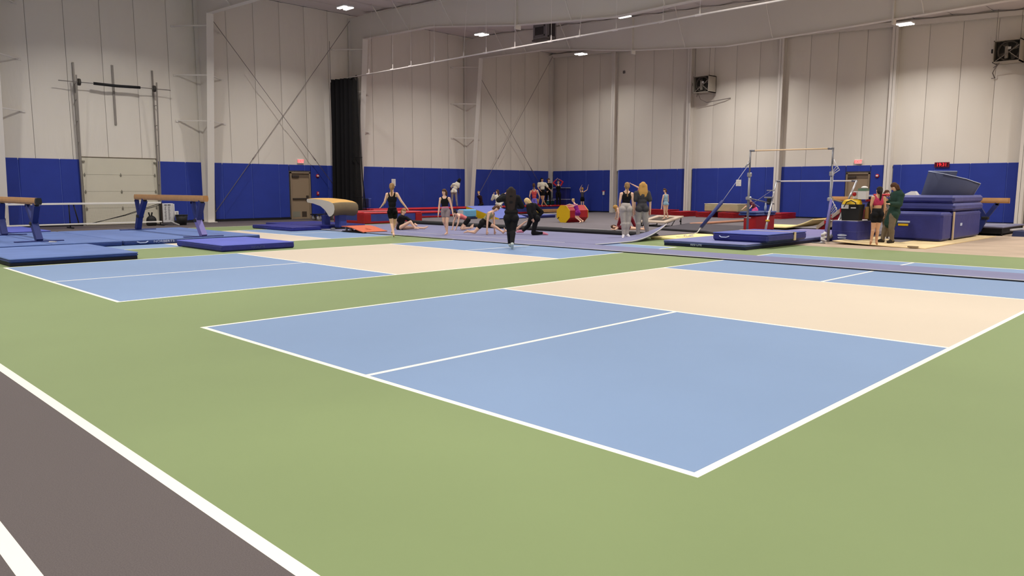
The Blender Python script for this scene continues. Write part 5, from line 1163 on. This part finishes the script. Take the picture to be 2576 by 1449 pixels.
 'P24': {'hd':(-6.65,25.05,1.05), 'nk':(-6.60,25.09,0.96), 'sl':(-6.67,25.03,0.89), 'sr':(-6.56,25.14,0.92), 'el':(-6.70,24.86,0.79), 'wl':(-6.76,24.73,0.69), 'er':(-6.50,24.92,0.79), 'wr':(-6.53,24.81,0.69), 'pv':(-6.49,25.20,0.67), 'hl':(-6.53,25.17,0.64), 'hr':(-6.45,25.24,0.64), 'kl':(-6.49,24.99,0.43), 'al':(-6.52,25.17,0.18), 'tl':(-6.51,25.05,0.15), 'kr':(-6.41,25.08,0.41), 'ar':(-6.44,25.25,0.17), 'tr':(-6.43,25.13,0.14)},
 'P25': {'hd':(0.90,17.40,1.44), 'nk':(0.89,17.39,1.32), 'sl':(0.79,17.29,1.26), 'sr':(1.00,17.50,1.26), 'el':(0.77,17.27,1.07), 'wl':(0.74,17.45,0.88), 'er':(1.02,17.52,1.05), 'wr':(1.00,17.55,0.84), 'pv':(0.89,17.39,0.88), 'hl':(0.84,17.34,0.82), 'hr':(0.95,17.44,0.83), 'kl':(0.83,17.33,0.46), 'al':(0.81,17.31,0.14), 'tl':(0.78,17.36,0.08), 'kr':(0.91,17.41,0.45), 'ar':(0.91,17.41,0.12), 'tr':(0.90,17.48,0.06)},
 'P26': {'hd':(0.91,18.47,1.54), 'nk':(0.97,18.52,1.41), 'sl':(1.10,18.44,1.32), 'sr':(0.85,18.65,1.32), 'el':(1.11,18.35,1.08), 'wl':(0.97,18.09,1.09), 'er':(0.83,18.66,1.07), 'wr':(0.79,18.41,1.17), 'pv':(0.95,18.50,0.83), 'hl':(0.96,18.37,0.78), 'hr':(0.86,18.58,0.77), 'kl':(0.95,18.33,0.43), 'al':(0.97,18.38,0.11), 'tl':(0.90,18.26,0.07), 'kr':(0.73,18.50,0.42), 'ar':(0.70,18.46,0.11), 'tr':(0.63,18.36,0.09)},
 'P27': {'hd':(0.43,19.38,1.36), 'nk':(0.43,19.38,1.25), 'sl':(0.37,19.32,1.20), 'sr':(0.50,19.45,1.20), 'el':(0.36,19.31,1.06), 'wl':(0.46,19.20,0.97), 'er':(0.51,19.46,1.06), 'wr':(0.56,19.23,1.22), 'pv':(0.45,19.40,0.87), 'hl':(0.41,19.36,0.83), 'hr':(0.49,19.44,0.83), 'kl':(0.43,19.38,0.46), 'al':(0.45,19.39,0.13), 'tl':(0.48,19.26,0.09), 'kr':(0.51,19.46,0.46), 'ar':(0.53,19.47,0.13), 'tr':(0.58,19.36,0.09)},
}

FH = Vector((_f.x, _f.y, 0)).normalized(); RH = Vector((_r.x, _r.y, 0)).normalized()
FACE = {'away': FH, 'toward': -FH, 'right': RH, 'left': -RH, 'right_toward': (RH-FH*0.6).normalized(), 'left_toward': (-RH-FH*0.7).normalized(),
        'left_away': (-RH+FH).normalized(), 'right_away': (RH+FH).normalized(), 'down_left': (-RH*0.7-Vector((0, 0, 1))).normalized(),
        'left_up': (-RH*0.5-FH*0.8+Vector((0, 0, 0.25))).normalized(), 'right_down': (RH-FH*0.45-Vector((0, 0, 0.2))).normalized()}
SKIN = {'fair': (232, 190, 164), 'pink': (236, 188, 166), 'tan': (206, 158, 124), 'dark': (96, 66, 52)}
HAIR = {'blond': (206, 172, 116), 'darkblond': (150, 116, 76), 'brown': (84, 56, 40), 'dark': (40, 30, 28), 'black': (18, 16, 18), 'lightblond': (222, 192, 136), 'honey': (186, 142, 78)}
def remesh(g, name, mat, voxel, parent, smooth=3):
    me = g.mesh(name, mat)
    o = bpy.data.objects.new('tmp', me); COL.objects.link(o)
    md = o.modifiers.new('r', 'REMESH'); md.mode = 'VOXEL'; md.voxel_size = voxel; md.use_smooth_shade = True
    sm = o.modifiers.new('s', 'SMOOTH'); sm.factor = 0.5; sm.iterations = smooth
    dg = bpy.context.evaluated_depsgraph_get()
    nm = bpy.data.meshes.new_from_object(o.evaluated_get(dg))
    bpy.data.objects.remove(o); bpy.data.meshes.remove(me)
    nm.name = name
    off = Vector(parent['_o'])
    nm.transform(Matrix.Translation(-off))
    n = bpy.data.objects.new(name, nm); COL.objects.link(n); n.parent = parent
    if not nm.materials: nm.materials.append(mat)
    return n

def person(key, label, face, skin, hair, outfit, s, vox=0.012, headface=None):
    J = {k: Vector(v) for k, v in PEOPLE_JOINTS[key].items()}
    minz = min(v.z for v in J.values())
    base = Vector(((J['al'].x+J['ar'].x)/2, (J['al'].y+J['ar'].y)/2, max(minz-0.03, 0)))
    t = thing('person', label, 'person', tuple(base))
    m_skin = M('skin_'+skin, SKIN[skin], 0.6, 0.3)
    hd, nk, pv = J['hd'], J['nk'], J['pv']
    up = (nk-pv).normalized(); hup = (hd-nk).normalized()
    fw = FACE[face].copy() if isinstance(face, str) else face
    bf = fw - up*fw.dot(up); bf = bf.normalized() if bf.length > 0.15 else up.orthogonal().normalized()
    sh = (J['sr']-J['sl']); side = sh - bf*sh.dot(bf)*0.5; side = (side - up*side.dot(up)).normalized()
    bf2 = side.cross(up)
    if bf2.dot(bf) < 0: bf2 = -bf2
    bf = bf2
    hf = FACE[headface].copy() if headface else fw.copy()
    hf = (hf - hup*hf.dot(hup)); hf = hf.normalized() if hf.length > 0.15 else bf
    hs = hf.cross(hup)
    L = (nk-pv)
    hw = min(max(sh.length*0.5, 0.105*s), 0.165*s)
    def torso(g, e, top=True, low=True):
        A = (side, bf, up)
        if top:
            g.ell(pv+L*0.70, (hw*0.92+e, 0.092*s+e, 0.155*s+e), A)
            g.ell(pv+L*0.86, (hw*0.78+e, 0.075*s+e, 0.09*s+e), A)
        g.ell(pv+L*0.38, (0.112*s+e, 0.082*s+e, 0.15*s+e), A)
        if low: pelvis(g, e)
    def pelvis(g, e):
        g.ell(pv+L*0.06, (0.135*s+e, 0.098*s+e, 0.10*s+e), (side, bf, up))
        for h in ('hl', 'hr'): g.ell(J[h]-bf*0.03*s, (0.078*s+e, 0.085*s+e, 0.09*s+e), (side, bf, up))
    def arm(g, q, e, f0=0.0, f1=2.0):
        a, b, c = J['s'+q], J['e'+q], J['w'+q]
        if f1 <= 1: g.cone(a.lerp(b, f0), 0.047*s+e, a.lerp(b, f1), 0.044*s+e)
        else: g.cone(a, 0.047*s+e, b, 0.037*s+e); g.cone(b, 0.038*s+e, b.lerp(c, f1-1), 0.027*s+e)
    def leg(g, q, e, f1=2.0, ea=None):
        h, k, a = J['h'+q], J['k'+q], J['a'+q]
        kb = (k-(h+a)/2); back = -bf
        if kb.length > 0.05: back = (-(kb)).normalized()
        if f1 <= 1: g.cone(h, 0.082*s+e, h.lerp(k, f1), (0.082-0.03*f1)*s+e)
        else:
            g.cone(h, 0.082*s+e, k, 0.052*s+e); ea = e if ea is None else ea
            g.cone(k, 0.05*s+e, a, 0.034*s+ea); g.cone(k.lerp(a, 0.18)+back*0.014*s, 0.05*s+e, k.lerp(a, 0.5)+back*0.01*s, 0.042*s+(e+ea)/2)
    def foot(g, q, e=0.0):
        a, tt = J['a'+q], J['t'+q]; d = tt-a; ln = d.length
        d = d.normalized(); shin = (a-J['k'+q]).normalized()
        heel = a + shin*0.035*s - d*0.03*s
        toe = a + d*max(ln, 0.15*s)*0.95
        g.cone(a, 0.034*s+e, heel, 0.033*s+e); g.cone(heel, 0.032*s+e, toe, 0.022*s+e); g.cone(a, 0.034*s+e, a.lerp(toe, 0.55), 0.03*s+e)
    # body: one continuous surface
    g = G(); torso(g, 0)
    g.cone(J['sl'], 0.05*s, J['sr'], 0.05*s); g.cone(nk-up*0.03*s, 0.056*s, hd-hup*0.04*s, 0.047*s)
    g.ell(hd, (0.073*s, 0.088*s, 0.108*s), (hs, hf, hup)); g.ell(hd+hf*0.03*s-hup*0.058*s, (0.05*s, 0.05*s, 0.048*s), (hs, hf, hup))
    g.cone(hd+hf*0.083*s+hup*0.008*s, 0.009*s, hd+hf*0.1*s-hup*0.022*s, 0.014*s)
    for q in (-1, 1): g.ell(hd+hs*0.076*s*q-hup*0.008*s-hf*0.008*s, (0.013*s, 0.02*s, 0.03*s), (hs, hf, hup))
    for q in ('l', 'r'):
        arm(g, q, 0); leg(g, q, 0); foot(g, q)
        d = (J['w'+q]-J['e'+q]).normalized(); w_ = J['w'+q]
        pn = bf - d*bf.dot(d); pn = pn.normalized() if pn.length > 0.1 else d.orthogonal().normalized()
        J['_hd'+q] = (d, pn, d.cross(pn)); ps = d.cross(pn)
        g.ell(w_+d*0.045*s, (0.02*s, 0.04*s, 0.055*s), (ps, pn, d) if True else None)
    pelvis(g, 0)
    body = remesh(g, 'body', m_skin, vox, t)
    # fingers and thumb, rooted inside the palm
    g = G()
    for q in ('l', 'r'):
        d, pn, ps = J['_hd'+q]; w_ = J['w'+q]
        for i, ln in enumerate((0.062, 0.074, 0.07, 0.055)):
            r0 = w_ + d*0.075*s + pn*(0.027-0.018*i)*s
            p1 = r0 + d*ln*0.55*s + pn*(0.006-0.004*i)*s; p2 = p1 + d*ln*0.5*s - ps*0.02*s
            g.tube([r0, p1, p2], [0.0095*s, 0.0085*s, 0.006*s], 6)
        r0 = w_ + d*0.03*s + pn*0.032*s
        g.tube([r0, r0 + d*0.03*s + pn*0.022*s, r0 + d*0.062*s + pn*0.026*s - ps*0.012*s], [0.013*s, 0.011*s, 0.007*s], 6)
    off = Vector(t['_o']); g.v = [tuple(Vector(p)-off) for p in g.v]
    fm = g.mesh('fingers', m_skin)
    bm = __import__('bmesh').new(); bm.from_mesh(body.data); bm.from_mesh(fm); bm.to_mesh(body.data); bm.free(); bpy.data.meshes.remove(fm)
    # face
    for q in (-1, 1):
        e = G(); e.ell(hd+hf*0.079*s+hs*0.03*s*q+hup*0.012*s, (0.013*s, 0.008*s, 0.008*s), (hs, hf, hup), 8, 5); e.build('eye', M('eye_dark', (46, 34, 30), 0.4, 0.5), t)
        e = G(); e.cone(hd+hf*0.078*s+hs*0.018*s*q+hup*0.034*s, 0.005*s, hd+hf*0.072*s+hs*0.045*s*q+hup*0.033*s, 0.004*s, 6, 2); e.build('eyebrow', M('hair_'+hair[1], HAIR[hair[1]], 0.7, 0.25), t)
    e = G(); e.ell(hd+hf*0.079*s-hup*0.05*s, (0.022*s, 0.008*s, 0.007*s), (hs, hf, hup), 8, 5); e.build('mouth', M('lip_red', (176, 92, 84), 0.5, 0.3), t)
    # hair
    style, colr = hair
    m_h = M('hair_'+colr, HAIR[colr], 0.55, 0.4, noise=(30, 0.2))
    g = G()
    g.ell(hd+hup*0.045*s-hf*0.012*s, (0.083*s, 0.094*s, 0.082*s), (hs, hf, hup)); g.ell(hd-hf*0.038*s+hup*0.0*s, (0.082*s, 0.072*s, 0.1*s), (hs, hf, hup))
    dn = -Vector((0, 0, 1)) if abs(up.z) > 0.35 else -hup
    b0 = hd - hf*0.09*s
    if style == 'pony':
        g.cone(b0+hup*0.03*s, 0.03*s, b0-hf*0.035*s+dn*0.03*s, 0.032*s); g.cone(b0-hf*0.035*s+dn*0.03*s, 0.034*s, b0-hf*0.02*s+dn*0.2*s, 0.028*s); g.cone(b0-hf*0.02*s+dn*0.2*s, 0.028*s, b0+dn*0.3*s, 0.01*s)
    elif style == 'bun': g.ell(b0+hup*0.03*s-hf*0.02*s, (0.045*s, 0.045*s, 0.045*s))
    elif style == 'braid':
        for i in range(7): g.ell(b0-hf*0.01*s+dn*(0.02+0.045*i)*s, (0.024*s, 0.02*s, 0.03*s), (hs, hf, hup))
    elif style in ('long', 'verylong'):
        n = 0.34 if style == 'long' else 0.5
        for q in (-0.075, -0.04, 0, 0.04, 0.075):
            g.cone(hd+hs*q*s-hf*0.045*s+hup*0.02*s, 0.05*s, hd+hs*q*1.25*s-hf*0.075*s+dn*0.18*s, 0.046*s)
            g.cone(hd+hs*q*1.25*s-hf*0.075*s+dn*0.18*s, 0.045*s, hd+hs*q*1.0*s-hf*0.1*s+dn*(n-abs(q)*0.6)*s, 0.02*s)
    elif style == 'bob':
        for q in (-1, 1): g.cone(hd+hs*0.062*s*q-hf*0.01*s, 0.036*s, hd+hs*0.066*s*q-hf*0.012*s-hup*0.085*s, 0.03*s)
        for q in (-0.05, 0, 0.05): g.cone(hd+hs*q*s-hf*0.06*s, 0.05*s, hd+hs*q*1.2*s-hf*0.055*s-hup*0.1*s, 0.036*s)
    elif style == 'hang':
        for q in (-0.05, 0, 0.05): g.cone(hd+hs*q*s-hf*0.03*s, 0.05*s, hd+hs*q*s-hf*0.02*s-Vector((0, 0, 0.2*s)), 0.02*s)
    remesh(g, 'hair', m_h, vox, t)
    # clothes
    for kind, nm, colr, e in outfit:
        mt = M('cloth_'+nm, colr, 0.8, 0.2, noise=(14, 0.08), bump=(16, 0.25, 0.012))
        if kind == 'pattern': mt = M('cloth_'+nm, colr, 0.8, 0.2, noise=(45, 0.45))
        g = G(); e *= s if s > 0.8 else 1
        strapc = lambda r: [g.cone(nk.lerp(J['s'+q], 0.62)+bf*0.03*s*k+up*0.012*s, r*s, pv+L*0.72+side*(0.4*hw*(1 if q == 'r' else -1)*(1 if side.dot(J['sr']-J['sl']) > 0 else -1))+bf*0.075*s*k, r*s) for q in ('l', 'r') for k in (-1, 1)]
        lo = -1
        if kind in ('tank', 'croptank'):
            A = (side, bf, up); g.ell(pv+L*0.64, (hw*0.9+e, 0.092*s+e, 0.15*s+e), A)
            if kind == 'tank': torso(g, e, False, True)
            strapc(0.028)
        elif kind == 'leotard':
            A = (side, bf, up); g.ell(pv+L*0.66, (hw*0.91+e, 0.092*s+e, 0.16*s+e), A); torso(g, e, False, False)
            g.ell(pv+L*0.06, (0.135*s+e, 0.098*s+e, 0.10*s+e), A); strapc(0.034)
            for h in ('hl', 'hr'): g.ell(J[h]-bf*0.03*s+up*0.03*s, (0.07*s+e, 0.086*s+e, 0.07*s+e), A)
        elif kind == 'tee':
            torso(g, e); g.cone(J['sl'], 0.052*s+e, J['sr'], 0.052*s+e)
            for q in ('l', 'r'): arm(g, q, e*1.1, 0, 0.72)
        elif kind == 'croptee':
            torso(g, e, True, False); g.cone(J['sl'], 0.052*s+e, J['sr'], 0.052*s+e)
            for q in ('l', 'r'): arm(g, q, e*1.1, 0, 0.72)
        elif kind in ('long', 'hoodie'):
            torso(g, e); g.cone(J['sl'], 0.052*s+e, J['sr'], 0.052*s+e)
            for q in ('l', 'r'): arm(g, q, e, 0, 1.94)
            if kind == 'hoodie': g.ell(nk-bf*0.06*s+up*0.0*s, (0.1*s, 0.06*s, 0.06*s), (side, bf, up)); g.ell(pv+L*0.2, (0.15*s+e, 0.11*s+e, 0.1*s), (side, bf, up))
        elif kind == 'sleeves':
            for q in ('l', 'r'): arm(g, q, e, 0, 1.9)
        elif kind in ('shorts', 'pattern'):
            pelvis(g, e)
            for q in ('l', 'r'): leg(g, q, e, 0.42)
        elif kind == 'leggings':
            pelvis(g, e)
            for q in ('l', 'r'): leg(g, q, e, 2.0)
        elif kind == 'sweats':
            pelvis(g, e)
            for q in ('l', 'r'): leg(g, q, e, 2.0, 0.018)
        elif kind == 'coat':
            torso(g, e); g.cone(J['sl'], 0.056*s+e, J['sr'], 0.056*s+e)
            for q in ('l', 'r'): arm(g, q, e*0.9, 0, 1.95)
            kn = (J['kl']+J['kr'])/2
            g.cone(pv+L*0.35, 0.135*s, pv.lerp(kn, 0.62), 0.165*s); g.ell(nk-bf*0.05*s, (0.12*s, 0.09*s, 0.08*s), (side, bf, up))
        elif kind == 'socks':
            for q in ('l', 'r'): foot(g, q, e)
        elif kind == 'waist': g.ell(pv+L*0.16, (0.128*s+e, 0.098*s+e, 0.05*s+e), (side, bf, up))
        remesh(g, {'pattern': 'shorts', 'croptank': 'top', 'croptee': 'shirt', 'tee': 'shirt', 'long': 'shirt', 'tank': 'tank_top', 'sweats': 'sweatpants', 'waist': 'waistband'}.get(kind, kind), mt, vox, t, 2)
    return t
BK = (20, 19, 22); GY = (160, 154, 150)
N_, F_ = 0.012, 0.018
person('P1', 'girl in black tank top and shorts walking away, arms out, brown ponytail down her back', 'away', 'fair', ('pony', 'darkblond'), [('tank', 'black', BK, 0.012), ('shorts', 'black', BK, 0.012)], 0.97, N_)
person('P2', 'girl in black shirt sitting on the carpet with one knee up, looking over', 'right_toward', 'fair', ('pony', 'darkblond'), [('tee', 'black', BK, 0.02)], 0.95, N_)
person('P3', 'girl walking forward in black tank top and grey patterned shorts with a pink waistband', 'toward', 'fair', ('bob', 'brown'), [('tank', 'black', BK, 0.012), ('pattern', 'grey_pattern', (150, 136, 140), 0.016), ('waist', 'pink', (190, 120, 146), 0.02)], 0.86, N_, 'left_up')
person('P4', 'person in white shirt and grey trousers leaning over the far trampoline, back turned', 'away', 'dark', ('bob', 'black'), [('tee', 'white', (238, 232, 216), 0.02), ('sweats', 'grey_trousers', (146, 134, 136), 0.014)], 0.95, F_)
person('P5', 'girl on hands and knees in a coral and grey top and black shorts, dark hair', 'down_left', 'fair', ('bun', 'black'), [('tank', 'coral', (206, 112, 112), 0.012), ('shorts', 'black', BK, 0.014)], 0.85, N_)
person('P6', 'small child in dark long-sleeved leotard kneeling on the far trampoline', 'left_toward', 'fair', ('bun', 'honey'), [('long', 'maroon_black', (44, 22, 30), 0.012), ('leggings', 'black', BK, 0.01)], 0.72, F_)
person('P7', 'long-haired girl in loose white hoodie by the lavender wedge, face in profile', 'left_toward', 'fair', ('long', 'brown'), [('hoodie', 'cream_white', (236, 230, 216), 0.04), ('shorts', 'black', BK, 0.014)], 0.95, F_, 'left')
person('P8', 'gymnast in olive camouflage top holding a low lunge split on the carpet', 'right_down', 'fair', ('bob', 'brown'), [('tank', 'olive_camo', (146, 142, 108), 0.012), ('shorts', 'black', BK, 0.014)], 0.92, N_, 'right_toward')
person('P9', 'woman in black hoodie and sweatpants walking away with very long brown hair', 'away', 'fair', ('verylong', 'dark'), [('hoodie', 'black', BK, 0.035), ('sweats', 'black', BK, 0.026), ('socks', 'pale_grey', (186, 194, 190), 0.012)], 0.95, N_)
person('P10', 'gymnast sitting with one leg raised, mostly hidden by the woman in the black hoodie', 'toward', 'fair', ('bun', 'brown'), [('leotard', 'navy_leotard', (40, 46, 92), 0.012)], 0.8, N_)
person('P11', 'blond woman in black hoodie kneeling on one knee, one pink shoe', 'left_away', 'fair', ('bob', 'lightblond'), [('hoodie', 'black', BK, 0.035), ('leggings', 'black', BK, 0.016), ('socks', 'pink_shoe', (214, 134, 156), 0.012)], 0.97, N_, 'left')
person('P12', 'girl in coral tank top and purple shorts with a ponytail, back turned', 'away', 'fair', ('pony', 'brown'), [('tank', 'coral_bright', (214, 84, 88), 0.012), ('shorts', 'purple', (108, 96, 186), 0.016)], 1.02, F_)
person('P13', 'girl in white shirt and black shorts with crossed legs standing on the far trampoline', 'toward', 'tan', ('pony', 'black'), [('croptee', 'cream_tee', (236, 228, 208), 0.03), ('shorts', 'black', BK, 0.018)], 0.98, F_, 'right_toward')
person('P14', 'girl all in black with hands clasped beside the girl in the white shirt', 'toward', 'fair', ('bun', 'brown'), [('long', 'black', BK, 0.014), ('leggings', 'black', BK, 0.014)], 0.97, F_, 'right_toward')
person('P15', 'girl in black with red sleeves, both hands on her head, in the room corner', 'toward', 'pink', ('bun', 'brown'), [('sleeves', 'red_sleeve', (190, 44, 64), 0.012), ('tank', 'black', BK, 0.014), ('leggings', 'black', BK, 0.012)], 0.95, F_)
person('P16', 'small girl by the wall with both arms raised, black shorts, back turned', 'away', 'fair', ('bob', 'honey'), [('tank', 'grey_black_top', (74, 72, 80), 0.012), ('shorts', 'black', BK, 0.014)], 0.72, F_)
person('P17', 'small blond girl in purple leotard pushing against the red octagon', 'left_away', 'fair', ('bun', 'blond'), [('leotard', 'purple_leotard', (128, 32, 124), 0.014), ('shorts', 'purple_leotard', (128, 32, 124), 0.012)], 0.66, 0.013)
person('P18', 'child in dark red plaid trousers bending right over behind the two coaches', 'left', 'fair', ('hang', 'honey'), [('tank', 'black', BK, 0.012), ('leggings', 'red_plaid', (112, 24, 40), 0.022)], 0.74, 0.013)
person('P19', 'small child lying on the floor behind the coaches, face resting on the hands', 'down_left', 'fair', ('bob', 'brown'), [('leotard', 'dark_plum', (92, 24, 40), 0.012)], 0.66, 0.013, 'left_toward')
person('P20', 'coach in black tank top and pale grey sweatpants with a blond braid, back turned', 'away', 'fair', ('braid', 'darkblond'), [('tank', 'black', BK, 0.012), ('sweats', 'light_grey_sweats', (176, 168, 162), 0.03), ('socks', 'white_sock', (226, 222, 226), 0.01)], 0.97, N_)
person('P21', 'coach in charcoal shirt and grey sweatpants with long honey-blond hair, back turned', 'away', 'fair', ('long', 'honey'), [('tee', 'charcoal', (64, 62, 66), 0.035), ('sweats', 'grey_sweats', GY, 0.034), ('socks', 'pink_sock', (222, 196, 196), 0.01)], 0.99, N_)
person('P22', 'person holding one arm out to the side, hidden behind the coach with honey-blond hair', 'away', 'pink', ('bun', 'brown'), [('tee', 'rose', (190, 96, 110), 0.014), ('leggings', 'black', BK, 0.012)], 0.84, 0.014)
person('P23', 'little girl in pale blue leotard standing on the mini trampoline', 'left', 'fair', ('bob', 'brown'), [('leotard', 'pale_blue_leotard', (150, 186, 208), 0.012)], 0.68, 0.012, 'left_toward')
person('P24', 'child in maroon and pink crouching behind the bottles on the navy mat', 'left', 'fair', ('bun', 'darkblond'), [('tee', 'maroon', (96, 42, 58), 0.014), ('shorts', 'hot_pink', (226, 90, 160), 0.016)], 0.66, 0.014)
person('P25', 'girl in pink starry crop top and black shorts facing the coat, dark ponytail', 'away', 'tan', ('pony', 'dark'), [('croptank', 'pink_star', (186, 56, 92), 0.012), ('shorts', 'black', BK, 0.018)], 0.92, N_)
person('P26', 'woman in dark green hooded coat and olive trousers bending over a child', 'left', 'fair', ('bob', 'brown'), [('coat', 'dark_green', (38, 62, 54), 0.045), ('sweats', 'olive_trousers', (112, 100, 84), 0.024), ('socks', 'dark_shoe', (50, 44, 40), 0.012)], 0.98, N_)
person('P27', 'child in grey hugged by the woman in the green coat, only the face showing', 'toward', 'fair', ('bob', 'brown'), [('long', 'grey_fleece', (120, 122, 128), 0.02), ('sweats', 'olive_trousers', (112, 100, 84), 0.02), ('socks', 'white_sock', (226, 222, 226), 0.01)], 0.85, 0.014)

for _o in bpy.data.objects:
    if '_o' in _o: del _o['_o']
